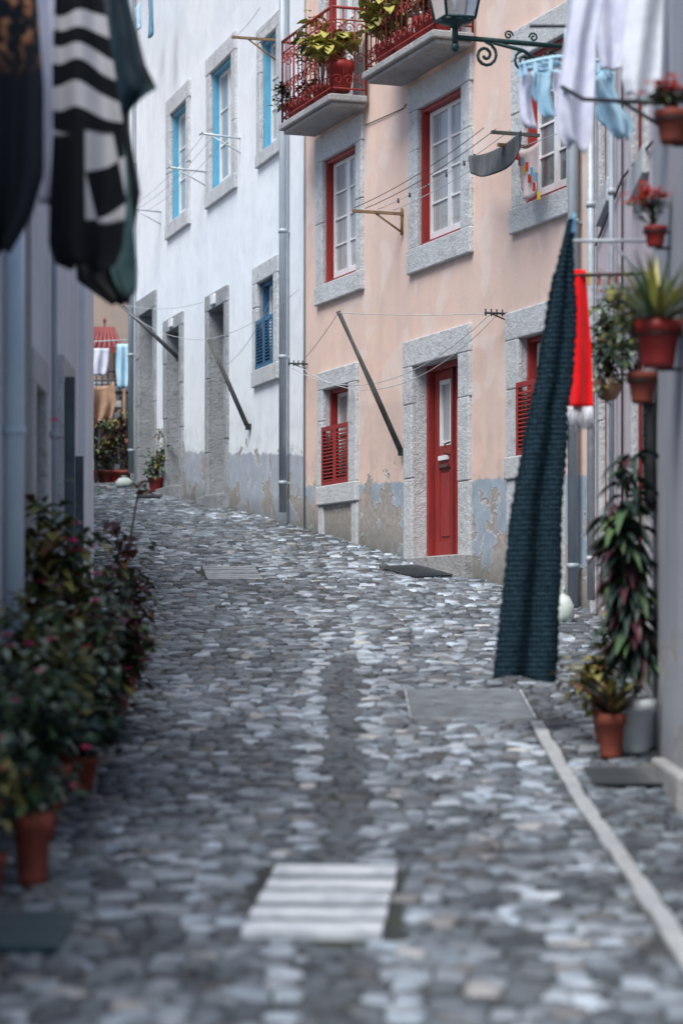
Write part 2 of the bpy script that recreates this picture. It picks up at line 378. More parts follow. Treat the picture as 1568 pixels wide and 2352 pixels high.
def grate(name,x0,x1,y0,y1,nsl,m,ang=0,gap=.3):
    mb=MB(); cx,cy=(x0+x1)/2,(y0+y1)/2; w,l=(x1-x0)/2,(y1-y0)/2
    sl=math.atan2(zg(y1)-zg(y0),y1-y0); st=2*l/nsl
    for k in range(nsl):
        y=-l+k*st; g=gap*U(.8,1.2)
        mb.box(-w+U(-.006,.006),w+U(-.006,.006),y,y+st*(1-g)-.002,-.02,.022+U(-.002,.002),m); mb.box(-w,w,y+st*(1-g),y+st-.001,-.03,.012,'grate_slot_shade')
    o=mb.build(name,bevel=.003); o.location=(cx,cy,zg(cy)); o.rotation_euler=(sl,0,ang); return o
grate('drain_grate',-.33,.20,9.08,10.6,5,'grate_pale',ang=-.065,gap=.36)
grate('drain_grate',-1.43,-.87,24.65,25.95,7,'grate_worn',ang=.1,gap=.4)
grate('drain_grate',1.88,2.12,20.6,21.2,7,'grate_dark')
mb=MB(); mb.box(-.39,.39,-.68,.68,-.03,.014,'cover_metal')
for a in (-.41,.395): mb.box(a,a+.015,-.7,.7,-.03,.018,'grate_worn')
for a in (-.7,.685): mb.box(-.39,.39,a,a+.015,-.03,.018,'grate_worn')
for a in (-.2,.2): mb.box(a-.03,a+.03,-.02,.02,-.02,.017,'grate_dark')
o=mb.build('manhole_cover'); o.location=(.85,16.3,zg(16.3)); o.rotation_euler=(math.atan2(zg(17)-zg(15.6),1.4),0,0)

# ------------------------------------------------------------ architecture
def wall(mb,u0,u1,z0,z1,ops,m,depth=.35,rm='limestone'):
    us=sorted(set([u0,u1]+[v for o in ops for v in o[:2]])); zs=sorted(set([z0,z1]+[v for o in ops for v in o[2:4]]))
    for i in range(len(us)-1):
        for j in range(len(zs)-1):
            cu,cz=(us[i]+us[i+1])/2,(zs[j]+zs[j+1])/2
            if any(o[0]<cu<o[1] and o[2]<cz<o[3] for o in ops): continue
            mb.quad((us[i],0,zs[j]),(us[i+1],0,zs[j]),(us[i+1],0,zs[j+1]),(us[i],0,zs[j+1]),m)
    for a,b,c,d in [o[:4] for o in ops]:
        mb.quad((a,0,c),(a,0,d),(a,depth,d),(a,depth,c),rm); mb.quad((b,0,d),(b,0,c),(b,depth,c),(b,depth,d),rm)
        mb.quad((a,0,d),(b,0,d),(b,depth,d),(a,depth,d),rm); mb.quad((b,0,c),(a,0,c),(a,depth,c),(b,depth,c),rm)
        mb.quad((a,depth,c),(b,depth,c),(b,depth,d),(a,depth,d),'door_dark')
def body(mb,u0,u1,z0,z1,dep,m):
    mb.quad((u0,dep,z0),(u0,0,z0),(u0,0,z1),(u0,dep,z1),m)
    mb.quad((u1,0,z0),(u1,dep,z0),(u1,dep,z1),(u1,0,z1),m)
    mb.quad((u1,dep,z0),(u0,dep,z0),(u0,dep,z1),(u1,dep,z1),m)
def roofm(u0,u1,z1,dep,rise=1.8,ov=.3):
    mb=MB(); y0,y1=-ov,dep+ov; ym=dep/2
    mb.quad((u0,y0,z1),(u1,y0,z1),(u1,ym,z1+rise),(u0,ym,z1+rise),'roof_tile'); mb.quad((u0,ym,z1+rise),(u1,ym,z1+rise),(u1,y1,z1),(u0,y1,z1),'roof_tile')
    mb.quad((u0,y0,z1-.02),(u0,y1,z1-.02),(u1,y1,z1-.02),(u1,y0,z1-.02),'limestone')
    mb.quad((u0,y0,z1),(u0,ym,z1+rise),(u0,y1,z1),(u0,y1,z1-.01),'roof_tile'); mb.quad((u1,y0,z1),(u1,y1,z1),(u1,ym,z1+rise),(u1,ym,z1+rise-.01),'roof_tile')
    k=u0
    while k<u1:
        mb.tube([(k,y0,z1+.03),(k,ym,z1+rise+.03)],.05,'roof_tile',5); k+=.22
    return mb
def surround(mb,o,O,proud=.035,m='limestone',sill=True):
    a,b,c,d=o; A,B,C_,D=O; e=.003
    def blocks(x0,x1,za,zb):
        z=za
        while z<zb-1e-4:
            h=min(zb-z,U(.55,1.1))
            if zb-(z+h)<.3: h=zb-z
            mb.box(x0+(U(-.014,.014) if x0<a-.01 else 0),x1+(U(-.014,.014) if x1>b+.01 else 0),-proud-U(0,.008),.02,z+.001,z+h-.001,m); z+=h
    blocks(A,a+e,c,d); blocks(b-e,B,c,d)
    mb.box(A-U(0,.02),B+U(0,.02),-proud-.006,.02,d-e,D,m)
    if sill: mb.box(A-U(0,.02),B+U(0,.02),-proud-.02,.02,C_,c+e,m)
def casement(mb,a,b,c,d,rec=.02,fr='red_paint',sash='white_paint',glass='curtained_glass',rows=4,t=.05,dep=.13,cols=1,leaves=2):
    y0,y1=rec,rec+dep
    mb.box(a+.004,a+t,y0,y1,c+.004,d-.004,fr); mb.box(b-t,b-.004,y0,y1,c+.004,d-.004,fr)
    mb.box(a+t,b-t,y0,y1,d-t,d-.004,fr); mb.box(a+t,b-t,y0-.03,y1,c+.004,c+t*.7,fr)
    mb.box(a+t,a+t+.02,y0+.06,y1,c+t*.7,d-t,fr); mb.box(b-t-.02,b-t,y0+.06,y1,c+t*.7,d-t,fr)
    ia,ib,ic,id_=a+t+.021,b-t-.021,c+t*.7+.003,d-t-.003; ys0,ys1=y0+.075,y0+.115
    w=(ib-ia)/leaves
    for L in range(leaves):
        l0=ia+L*w+.002; l1=ia+(L+1)*w-.002; s_=.045
        mb.box(l0,l0+s_,ys0,ys1,ic,id_,sash); mb.box(l1-s_,l1,ys0,ys1,ic,id_,sash)
        mb.box(l0+s_,l1-s_,ys0,ys1,id_-s_,id_,sash); mb.box(l0+s_,l1-s_,ys0,ys1,ic,ic+.11,sash)
        p0,p1,q0,q1=l0+s_,l1-s_,ic+.11,id_-s_
        for r_ in range(1,rows):
            z=q0+(q1-q0)*r_/rows; mb.box(p0,p1,ys0+.006,ys1-.004,z-.011,z+.011,sash)
        for c_ in range(1,cols):
            u=p0+(p1-p0)*c_/cols; mb.box(u-.01,u+.01,ys0+.008,ys1-.006,q0,q1,sash)
        mb.quad((p0-.01,ys0+.022,q0-.01),(p1+.01,ys0+.022,q0-.01),(p1+.01,ys0+.022,q1+.01),(p0-.01,ys0+.022,q1+.01),glass)
def louver(mb,a,b,c,d,y,m,leaves=2):
    w=(b-a)/leaves
    for L in range(leaves):
        l0=a+L*w+.003;l1=a+(L+1)*w-.003; s_=.05
        mb.box(l0,l0+s_,y,y+.035,c,d,m); mb.box(l1-s_,l1,y,y+.035,c,d,m); mb.box(l0+s_,l1-s_,y,y+.035,c,c+s_,m); mb.box(l0+s_,l1-s_,y,y+.035,d-s_,d,m)
        z=c+s_+.02
        while z<d-s_-.02:
            M_=Matrix.Translation((0,y+.018,z))@Matrix.Rotation(math.radians(38),4,'X'); mb.box(l0+s_,l1-s_,-.022,.022,-.004,.004,m,M_); z+=.042
def pipe(mb,u,z0,z1,y=-.09,r=.05,m='zinc'):
    mb.tube([(u,y,z0),(u,y,z1)],r,m,12)
    z=z0+.35
    while z<z1:
        mb.tube([(u,y,z),(u,y,z+.05)],r+.008,m,12); mb.box(u-.015,u+.015,y+r*.8,.0,z+.01,z+.04,m); z+=1.6

# ---- peach townhouse
slP=math.hypot(1,.3575); rP=math.atan2(-1/slP,.3575/slP)
slW=math.hypot(1,.285); rW=math.atan2(-1/slW,.285/slW)
JO=(-.453,30,0)
def toW(O,rot,p):
    c,s_=math.cos(rot),math.sin(rot); return (O[0]+p[0]*c-p[1]*s_,O[1]+p[0]*s_+p[1]*c,O[2]+p[2])
P=empty('peach_townhouse',JO,rP)
A=(.73,1.92,5.69,7.2);B=(3.87,5.12,5.69,7.2);Cw=(6.70,7.72,5.69,7.15);D=(.76,1.68,3.25,4.42);E=(3.72,5.04,2.28,4.41);Fw=(6.60,7.40,3.24,4.40)
BA=(.83,1.85,7.66,9.9);BB=(3.95,5.05,7.66,9.9);BC=(6.8,7.7,8.3,9.9)
mb=MB(); wall(mb,0,8.12,0,10.8,[A,B,Cw,D,E,Fw,BA,BB,BC],'peach_plaster'); body(mb,0,8.12,0,10.8,8,'peach_plaster'); mb.build('walls',P)
roofm(0,8.12,10.8,8).build('roof',P)
mb=MB()
surround(mb,A,(.49,2.13,5.46,7.50)); surround(mb,B,(3.61,5.38,5.42,7.48)); surround(mb,Cw,(6.42,7.93,5.44,7.45))
surround(mb,D,(.57,1.94,3.02,4.64)); surround(mb,E,(3.46,5.34,2.2,4.70),sill=False); surround(mb,Fw,(6.29,7.62,3.02,4.68))
for a,b,c,d in ((.57,.74,2.4,3.017),(1.76,1.94,2.4,3.017),(6.29,6.5,1.7,3.017),(7.42,7.62,1.7,3.017),(3.46,3.72,1.9,2.277),(5.04,5.34,1.9,2.277)): mb.box(a,b,-.03,.02,c,d,'limestone')
surround(mb,BA,(.6,2.05,7.5,10.15),sill=False); surround(mb,BB,(3.7,5.3,7.5,10.15),sill=False); surround(mb,BC,(6.55,7.93,8.05,10.15))
mb.box(3.73,5.36,-.10,.30,1.9,2.31,'slab_concrete')
mb.build('stone_surrounds',P,bevel=.014)
mb=MB()
casement(mb,*A,cols=1);casement(mb,*B);casement(mb,*Cw,glass='dark_glass')
casement(mb,D[0],D[1],3.25,4.42,rec=.06,rows=2); louver(mb,.74,1.69,3.25,3.96,-.045,'red_paint')
casement(mb,Fw[0],Fw[1],3.24,4.40,rec=.06,rows=2); louver(mb,6.56,7.42,3.24,3.96,-.045,'red_paint')
casement(mb,*BA,rows=4);casement(mb,*BB,rows=4);casement(mb,*BC,rows=3)
mb.build('windows',P)
mb=MB(); a,b,c,d=E; y=.14; m='dark_red_paint'; m2='red_paint'; c=2.315
mb.box(a+.004,a+.07,y,y+.14,c,d-.004,m2); mb.box(b-.07,b-.004,y,y+.14,c,d-.004,m2); mb.box(a+.07,b-.07,y,y+.14,d-.07,d-.004,m2)
mb.box(a+.07,a+.10,y+.04,y+.14,c,d-.07,m); mb.box(b-.10,b-.07,y+.04,y+.14,c,d-.07,m)
w=(b-a-.2)/2
for L in range(2):
    l0=a+.1+L*w+.002; l1=l0+w-.004; y0=y+.06; y1=y+.10
    zt=d-.075
    for (p,q,r_,s_) in ((l0,l0+.12,c,zt),(l1-.1,l1,c,zt),(l0+.12,l1-.1,c,c+.16),(l0+.12,l1-.1,3.28,3.52),(l0+.12,l1-.1,zt-.1,zt)): mb.box(p,q,y0,y1,r_,s_,m2)
    mb.box(l0+.12,l1-.1,y0+.018,y1,c+.16,3.28,m2); mb.box(l0+.17,l1-.15,y0+.006,y0+.02,c+.22,3.22,m2)
    p,q=l0+.12,l1-.1
    for (aa,bb,cc,dd) in ((p,p+.05,3.52,zt-.1),(q-.05,q,3.52,zt-.1),(p+.05,q-.05,3.52,3.57),(p+.05,q-.05,zt-.15,zt-.1)): mb.box(aa,bb,y0+.006,y1,cc,dd,'white_paint')
    mb.quad((p+.04,y0+.03,3.56),(q-.04,y0+.03,3.56),(q-.04,y0+.03,zt-.14),(p+.04,y0+.03,zt-.14),'curtained_glass')
mb.box(a+.1+w-.025,a+.1+w+.025,y+.03,y+.06,c,d-.075,m)
mb.box(a+.25,a+.52,y+.035,y+.058,3.36,3.41,'white_paint'); mb.box(a+.27,a+.50,y+.04,y+.058,3.28,3.31,'handle_metal')
mb.tube([(a+.1+w-.05,y+.03,3.40),(a+.1+w-.05,y-.03,3.42),(a+.1+w-.05,y-.03,3.52),(a+.1+w-.05,y+.03,3.54)],.012,'handle_metal',8)
mb.build('door',P,bevel=.003)
def scroll(mb,o,ax,az,r,turns,m,rad=.007,flip=1,start=0):
    pts=[]; N=int(12*turns)+2
    for k in range(N):
        t=k/(N-1); rr=r*(1-.85*t); an=start+flip*2*math.pi*turns*t
        pts.append(Vector(o)+Vector(ax)*(rr*math.cos(an))+Vector(az)*(rr*math.sin(an)))
    mb.tube(pts,rad,m,5)
def balcony(u0,u1,out,nm):
    mb=MB(); z0,z1=7.53,7.66
    mb.box(u0,u1,-out,0.0-.036,z0+.05,z1,'slab_concrete'); mb.box(u0+.05,u1-.05,-out+.05,-.036,z0,z0+.05,'slab_concrete')
    mb.build(nm+'_slab',P,bevel=.015)
    mb=MB(); m='iron_red'; zt=8.66; zb=z1+.07; zm=8.52
    path=[((u0+.04,-.04),(u0+.04,-out+.04)),((u0+.04,-out+.04),(u1-.04,-out+.04)),((u1-.04,-out+.04),(u1-.04,-.04))]
    for (p,q) in path:
        p=Vector((p[0],p[1],0));q=Vector((q[0],q[1],0)); L=(q-p).length; d_=(q-p)/L
        for z,r in ((zt,.018),(zm,.009),(zb,.011)): mb.tube([p+Vector((0,0,z)),q+Vector((0,0,z))],r,m,6)
        nb=max(3,round(L/.155)); st=L/nb
        for k in range(nb+1):
            x=p+d_*(k*st); mb.tube([x+Vector((0,0,z1)),x+Vector((0,0,zt))],.0085 if k not in(0,nb) else .014,m,5)
            if k<nb:
                c_=x+d_*(st/2)
                for zc,fl in ((zm-.09,1),(zb+.10,-1),(zb+.36,1)):
                    scroll(mb,c_+Vector((0,0,zc)),d_*fl,(0,0,1),.068,1.3,m,.007)
    mb.build(nm+'_railing',P)
balcony(.46,2.34,.50,'balcony'); balcony(3.40,5.50,.50,'balcony_second')
mb=MB(); pipe(mb,7.98,1.75,10.6,m='zinc'); mb.tube([(.03,-.02,2.7),(.03,-.02,10.7)],.012,'zinc',6)
mb.tube([(2.2,-.012,7.35),(3.4,-.012,7.3),(3.5,-.012,7.33)],.006,'dark_wire',5)
mb.build('downpipe',P)

# ---- white townhouse
W=empty('white_townhouse',JO,rW)
W1=(-7.98,-6.80,7.83,9.52);W2=(-5.18,-3.85,7.83,9.55);W3=(-2.16,-1.30,7.83,9.30);W4=(-2.36,-1.45,4.97,6.13)
D1=(-10.5,-9.35,3.7,6.68);D2=(-8.30,-7.30,3.5,6.15);D3=(-5.30,-4.30,3.2,6.12)
mb=MB(); wall(mb,-11.4,0,0,12.6,[W1,W2,W3,W4,D1,D2,D3],'white_plaster',depth=.45,rm='dark_limestone'); body(mb,-11.4,0,0,12.6,8,'white_plaster'); mb.build('walls',W)
roofm(-11.4,0,12.6,8).build('roof',W)
mb=MB()
for o_,O_ in ((W1,(-8.28,-6.6,7.6,9.78)),(W2,(-5.45,-3.6,7.62,9.80)),(W3,(-2.38,-1.08,7.66,9.50)),(W4,(-2.60,-1.22,4.75,6.36))): surround(mb,o_,O_,m='limestone')
for o_,O_ in ((D1,(-10.75,-9.15,3.5,6.95)),(D2,(-8.5,-7.1,3.3,6.35)),(D3,(-5.5,-4.1,3.0,6.35))): surround(mb,o_,O_,m='dark_limestone',sill=False)
mb.box(-4.99,-4.75,-.075,-.03,6.16,6.31,'white_paint'); mb.box(-7.95,-7.7,-.075,-.03,6.18,6.31,'white_paint')
for a in (D1,D2,D3): mb.box(a[0]-.2,a[1]+.15,-.16,.3,2.6,(3.92 if a is D1 else 3.70 if a is D2 else 3.42),'dark_limestone')
mb.build('stone_surrounds',W,bevel=.014)
mb=MB()
for w_ in (W1,W2): casement(mb,*w_,fr='blue_paint',rows=3,dep=.16)
casement(mb,*W3,fr='blue_paint',rows=3); casement(mb,*W4,fr='dark_blue_paint',rows=2,rec=.05); louver(mb,-2.40,-1.46,4.97,5.62,-.045,'dark_blue_paint')
for a in (D1,D2,D3):
    mb.box(a[0]+.02,a[1]-.02,.36,.42,a[2],a[3]-.02,'door_dark'); mb.box(a[0]+.15,(a[0]+a[1])/2-.05,.34,.365,4.2,5.1,'door_dark')
mb.build('windows_and_doors',W)
mb=MB(); pipe(mb,-.75,3.0,12.3); pipe(mb,-10.86,4.1,12.3); mb.build('downpipe',W)

# ---- pink townhouse on the right
s_=math.hypot(1,.037); PK=empty('pink_townhouse',(2.33,22.36,0),math.atan2(-1/s_,-.037/s_))
mb=MB(); k1=(1.2,2.1,2.3,4.3);k2=(4.6,5.5,1.5,3.7);k3=(1.2,2.1,5.3,6.7);k4=(4.6,5.5,4.9,6.5)
wall(mb,0,7.8,0,7.6,[k1,k2,k3,k4],'pink_plaster'); body(mb,0,7.8,0,7.6,7,'pink_plaster'); mb.build('walls',PK)
roofm(0,7.8,7.6,7,rise=1).build('roof',PK)
mb=MB()
for k in (k1,k2,k3,k4): surround(mb,k,(k[0]-.2,k[1]+.2,k[2]-.2,k[3]+.22),proud=.03)
mb.box(.05,.30,-.045,.01,1.0,7.5,'limestone')
mb.build('stone_surrounds',PK,bevel=.01)
mb=MB(); casement(mb,*k1,fr='dark_red_paint');casement(mb,*k3,fr='dark_red_paint');casement(mb,*k2,fr='dark_red_paint');casement(mb,*k4,fr='dark_red_paint'); mb.build('windows',PK)
mb=MB(); pipe(mb,.55,1.8,7.4,y=-.06,r=.035,m='galv'); pipe(mb,2.9,1.5,7.4,y=-.05,r=.022,m='zinc')
mb.tube([(3.6,-.02,1.3),(3.6,-.02,6.9)],.01,'dark_wire',5); mb.tube([(.6,-.02,5.0),(3.6,-.02,5.05),(7.6,-.02,4.7)],.01,'dark_wire',5); mb.build('downpipe',PK)
# ---- grey near building on the right
s_=math.hypot(1,.047); GK=empty('grey_townhouse',(1.87,14.55,0),math.atan2(-1/s_,-.047/s_))
mb=MB(); g1=(3.5,4.5,.4,2.7); wall(mb,0,9.5,-.5,5.9,[g1],'grey_plaster'); body(mb,0,9.5,-.5,5.9,7,'grey_plaster'); mb.build('walls',GK)
roofm(0,9.5,5.9,7,rise=.7,ov=.12).build('roof',GK)
mb=MB(); surround(mb,g1,(3.3,4.7,.3,2.9),sill=False); mb.box(.75,2.4,-.07,.03,.3,.83,'slab_concrete'); mb.build('stone_surrounds',GK,bevel=.02)
mb=MB(); mb.box(3.55,4.45,.1,.15,.4,2.68,'red_paint'); louver(mb,.03,.36,2.25,2.95,-.06,'black_metal',1); mb.build('door_and_shutter',GK)
# ---- left buildings
s_=math.hypot(1,.032); LK=empty('mauve_townhouse',(-1.654,6,0),math.atan2(1/s_,-.032/s_))
mb=MB(); l1=(9.1,9.8,2.0,3.1); l2=(2.5,3.5,.1,2.3);l3=(11.3,12.0,2.2,3.3)
wall(mb,0,14.1,-.5,5.6,[l1,l2,l3],'mauve_plaster'); body(mb,0,14.1,-.5,5.6,7,'mauve_plaster'); mb.build('walls',LK)
roofm(0,14.1,5.6,7,rise=.4,ov=.1).build('roof',LK)
mb=MB()
for k in (l1,l3): surround(mb,k,(k[0]-.18,k[1]+.18,k[2]-.18,k[3]+.2),proud=.04)
surround(mb,l2,(2.3,3.7,0,2.5),sill=False)
mb.box(8.1,8.7,-.05,.01,.2,5.5,'dark_limestone'); mb.box(13.2,14.12,-.045,.01,.8,5.5,'pale_plaster')
mb.build('stone_surrounds',LK,bevel=.01)
mb=MB(); casement(mb,*l1,fr='black_metal'); casement(mb,*l3,fr='black_metal'); mb.box(2.55,3.45,.1,.15,.1,2.28,'red_paint')
mb.box(11.20,11.24,-.115,-.045,1.45,3.35,'shutter_slate'); mb.box(12.15,12.19,-.105,-.045,1.4,2.85,'shutter_slate')
mb.build('windows_and_doors',LK)
mb=MB(); pipe(mb,7.55,.7,5.4,y=-.065,r=.055,m='pale_pipe'); pipe(mb,10.4,.9,5.4,y=-.04,r=.02,m='zinc'); mb.build('downpipe',LK)
L2=empty('cream_townhouse',(-2.15,20.3,0),math.atan2(30,-4.35))
mb=MB(); q1=(2,3,3.4,5);q2=(8,9,4.0,5.6);q3=(14,15,4.6,6.2); wall(mb,0,26,-.5,6.9,[q1,q2,q3],'white_plaster'); body(mb,0,26,-.5,6.9,7,'white_plaster'); mb.build('walls',L2)
roofm(0,26,6.9,7,rise=.8,ov=.1).build('roof',L2)
mb=MB()
for k in (q1,q2,q3): casement(mb,*k,fr='blue_paint'); surround(mb,k,(k[0]-.2,k[1]+.2,k[2]-.2,k[3]+.2))
mb.build('windows',L2)
# ---- house closing the street
FH=empty('ochre_house',(-7.2,46.8,0),math.atan2(.05,1))
mb=MB(); f1=(2.4,3.3,4.2,6.1); f2=(2.4,3.3,8.3,9.6);f3=(3.6,4.3,4.3,6.3)
wall(mb,-1,9,2,12,[f1,f2,f3],'ochre_plaster'); body(mb,-1,9,2,12,7,'ochre_plaster'); mb.build('walls',FH); roofm(-1,9,12,7).build('roof',FH)
mb=MB()
for k in (f1,f2,f3): surround(mb,k,(k[0]-.15,k[1]+.15,k[2]-.15,k[3]+.18))
mb.build('stone_surrounds',FH)
mb=MB(); casement(mb,*f1,fr='door_dark',glass='dark_glass');casement(mb,*f2,fr='wood_brown');casement(mb,*f3,fr='door_dark',glass='dark_glass'); mb.build('windows',FH)
mb=MB(); X0,X1=2.15,2.98; ax=2.62
for k in range(9):
    u=X0+(X1-X0)*k/8; mb.tube([(u,-1.25,6.78),(ax+(u-ax)*.45,-.3,7.28)],.04,'awning_red',5)
mb.quad((X0,-1.2,6.78),(X1,-1.2,6.78),(ax+(X1-ax)*.45,-.25,7.28),(ax+(X0-ax)*.45,-.25,7.28),'awning_red'); mb.box(X0,X1,-1.27,-1.22,6.70,6.80,'terracotta')
mb.quad((X1,-1.2,6.78),(X1,-.05,6.78),(ax+(X1-ax)*.45,-.25,7.28),(ax+(X1-ax)*.45,-.30,7.28),'awning_red')
mb.lathe((ax,-.3,7.25),[(.05,0),(.02,.05),(.015,.14),(.04,.17),(.015,.22),(0,.26)],'awning_red',8)
for k in range(8):
    u=X0+.03+(X1-X0-.06)*k/7; mb.tube([(u,-1.2,5.8),(u,-1.2,6.72)],.012,'black_metal',5)
for z in (5.8,6.1,6.35): mb.tube([(X0,-1.2,z),(X1,-1.2,z)],.014,'black_metal',5)
mb.box(X0,X1,-1.25,0,5.68,5.80,'slab_concrete')
mb.build('caged_balcony',FH)

# ------------------------------------------------------------ street lamp
LO=toW(JO,rP,(8.0,0,0)); lamp=empty('wall_street_lamp',LO,rP)
mb=MB(); m='lamp_green'; zA=6.94
mb.box(-.05,.05,-.03,0,6.55,7.15,m)
mb.tube([(0,-.02,zA),(0,-1.30,zA)],.024,m,8); mb.tube([(0,-1.28,zA-.06),(0,-1.28,zA+.12)],.03,m,8); mb.lathe((0,-1.28,zA-.12),[(.0,-.02),(.03,.0),(.04,.04),(.015,.07)],m,10)
mb.tube([(0,-.9,zA-.02),(0,-.6,zA-.07),(0,-.35,zA-.2),(0,-.14,zA-.36),(0,-.03,zA-.38)],.018,m,8)
scroll(mb,(0,-.98,zA-.14),(0,-1,0),(0,0,1),.12,1.7,m,.016,1,math.pi/2)
scroll(mb,(0,-.60,zA-.17),(0,1,0),(0,0,1),.10,1.6,m,.014,1,math.pi/2)
scroll(mb,(0,-.33,zA-.09),(0,-1,0),(0,0,1),.07,1.5,m,.013,-1,0)
scroll(mb,(0,-.28,zA-.36),(0,1,0),(0,0,1),.07,1.4,m,.013,1,0)
scroll(mb,(0,-.75,zA+.06),(0,1,0),(0,0,1),.045,1.4,m,.010,1,0); scroll(mb,(0,-.50,zA+.06),(0,-1,0),(0,0,1),.045,1.4,m,.010,1,0)
mb.build('bracket',lamp)
mb=MB(); cz=zA+.10; b0,b1,h=.14,.23,.55
mb.lathe((0,-1.28,cz-.02),[(.03,0),(.07,.03),(.15,.05),(.15,.07),(.0,.07)],m,12)
def frus(r0,z0,r1,z1,rad,m_):
    cs=[(-1,-1),(1,-1),(1,1),(-1,1)]
    for i in range(4):
        a,b=cs[i],cs[(i+1)%4]
        mb.tube([(a[0]*r0,-1.28+a[1]*r0,z0),(a[0]*r1,-1.28+a[1]*r1,z1)],rad,m_,6)
        mb.tube([(a[0]*r0,-1.28+a[1]*r0,z0),(b[0]*r0,-1.28+b[1]*r0,z0)],rad,m_,6); mb.tube([(a[0]*r1,-1.28+a[1]*r1,z1),(b[0]*r1,-1.28+b[1]*r1,z1)],rad,m_,6)
frus(b0,cz+.06,b1,cz+.06+h,.014,m)
mb.build('lantern_frame',lamp)
mb=MB(); cs=[(-1,-1),(1,-1),(1,1),(-1,1)]
for i in range(4):
    a,b=cs[i],cs[(i+1)%4]; z0,z1=cz+.07,cz+.05+h
    mb.quad((a[0]*b0,-1.28+a[1]*b0,z0),(b[0]*b0,-1.28+b[1]*b0,z0),(b[0]*b1,-1.28+b[1]*b1,z1),(a[0]*b1,-1.28+a[1]*b1,z1),'lantern_glass')
mb.build('lantern_glass_panes',lamp)
mb=MB(); z0=cz+.06+h
for i in range(4):
    a,b=cs[i],cs[(i+1)%4]; r=.27
    mb.quad((a[0]*r,-1.28+a[1]*r,z0),(b[0]*r,-1.28+b[1]*r,z0),(b[0]*.07,-1.28+b[1]*.07,z0+.2),(a[0]*.07,-1.28+a[1]*.07,z0+.2),m)
mb.lathe((0,-1.28,z0+.2),[(.1,0),(.1,.06),(.03,.1),(.03,.14),(0,.2)],m,10)
mb.lathe((0,-1.28,cz+.14),[(.0,0),(.02,0),(.02,.06),(.045,.12),(.05,.18),(.03,.24),(0,.26)],'white_paint',12)
mb.build('lantern_roof_and_bulb',lamp)

# ------------------------------------------------------------ poles, lines, brackets
def sag(a,b,s_,n=14):
    a=Vector(a);b=Vector(b); return [a+(b-a)*(k/n)-Vector((0,0,4*s_*(k/n)*(1-k/n))) for k in range(n+1)]
def pole(O,rot,u,zb,out,zt,nm='laundry_pole'):
    mb=MB(); mb.tube([(u,-.05,zb),(u,-.05-(out-.05)*.5,(zb+zt)/2+.01),(u,-out,zt)],.034,'wood_grey',8,r2=.028); mb.box(u-.05,u+.05,-.06,0,zb-.06,zb+.02,'black_metal'); o=mb.build(nm); o.location=O; o.rotation_euler=(0,0,rot)
pole(JO,rP,3.42,3.51,.78,5.02); pole(JO,rW,-2.84,4.27,.58,5.42); pole(JO,rW,-7.34,5.67,.9,6.42)
mb=MB(); r=.0045
mb.tube(sag((3.42,-.78,5.0),(6.27,-.12,4.68),.02),r,'rope',4); mb.tube(sag((3.42,-.78,5.0),(.1,-.1,4.80),.03),r,'rope',4)
mb.tube(sag((6.27,-.12,4.66),(.1,-.12,4.78),.50),r,'rope',4); mb.tube(sag((6.27,-.2,4.66),(.1,-.2,4.74),.42),r,'rope',4)
for u,z in ((.1,4.8),(6.27,4.68)):
    mb.tube([(u,0,z),(u,-.25,z)],.012,'dark_wire',6); mb.tube([(u,-.03,z-.06),(u,-.2,z)],.008,'dark_wire',6)
    for k in range(4): mb.tube([(u,-.06-.06*k,z-.03),(u,-.06-.06*k,z+.04)],.009,'dark_wire',5)
o=mb.build('clothesline'); o.location=JO; o.rotation_euler=(0,0,rP)
mb=MB()
mb.box(3.36,3.40,-.60,0,6.12,6.15,'wood_brown'); mb.tube([(3.38,0,5.92),(3.38,-.32,6.12)],.012,'wood_brown',6); mb.tube([(3.38,-.02,5.9),(3.38,-.02,6.2)],.015,'wood_brown',6)
mb.box(7.0,7.04,-.5,0,6.30,6.33,'wood_grey')
for y in (-.12,-.3,-.45,-.58): mb.tube(sag((3.38,y,6.17),(7.02,y,6.35),.06),r,'rope' if y>-.4 else 'dark_wire',4)
for k in range(6):
    u=4.0+k*.44+U(-.1,.1); z=6.17+.18*(u-3.38)/3.64-.24*((u-3.38)/3.64)*(1-(u-3.38)/3.64)
    mb.box(u,u+.015,-.31,-.29,z-.03,z+.02,'dark_wire')
o=mb.build('clothesline'); o.location=JO; o.rotation_euler=(0,0,rP)
mb=MB()
for u,z,m_ in ((-3.42,8.27,'galv'),(-5.6,8.2,'galv'),(-8.82,8.14,'galv')):
    mb.tube([(u,0,z),(u,-.55,z+.04)],.016,m_,6); mb.tube([(u,0,z-.2),(u,-.4,z+.01)],.010,m_,6); mb.tube([(u-.1,-.55,z+.04),(u+.1,-.55,z+.04)],.012,m_,6)
for y in (-.2,-.38,-.52): mb.tube(sag((-3.42,y,8.29),(-8.82,y,8.17),.1),.004,'rope',4)
mb.box(-1.33,-1.29,-.62,0,9.12,9.15,'wood_brown'); mb.tube([(-1.31,0,8.85),(-1.31,-.4,9.12)],.012,'wood_brown',6)
for y in (-.3,-.55): mb.tube(sag((-1.3,y,9.16),(-.1,y,9.22),.02),.004,'rope',4)
mb.tube(sag((-2.84,-.58,5.42),(-7.34,-.9,6.4),.15),.004,'rope',4); mb.tube(sag((-2.84,-.58,5.42),(-.1,-.05,5.75),.1),.004,'rope',4);mb.tube(sag((-4.4,-.1,5.2),(-.1,-.3,5.9),.25),.004,'rope',4)
mb.tube(sag((-11,-.4,7.0),(-4.2,-.35,6.1),.12),.004,'rope',4)
o=mb.build('clothesline'); o.location=JO; o.rotation_euler=(0,0,rW)

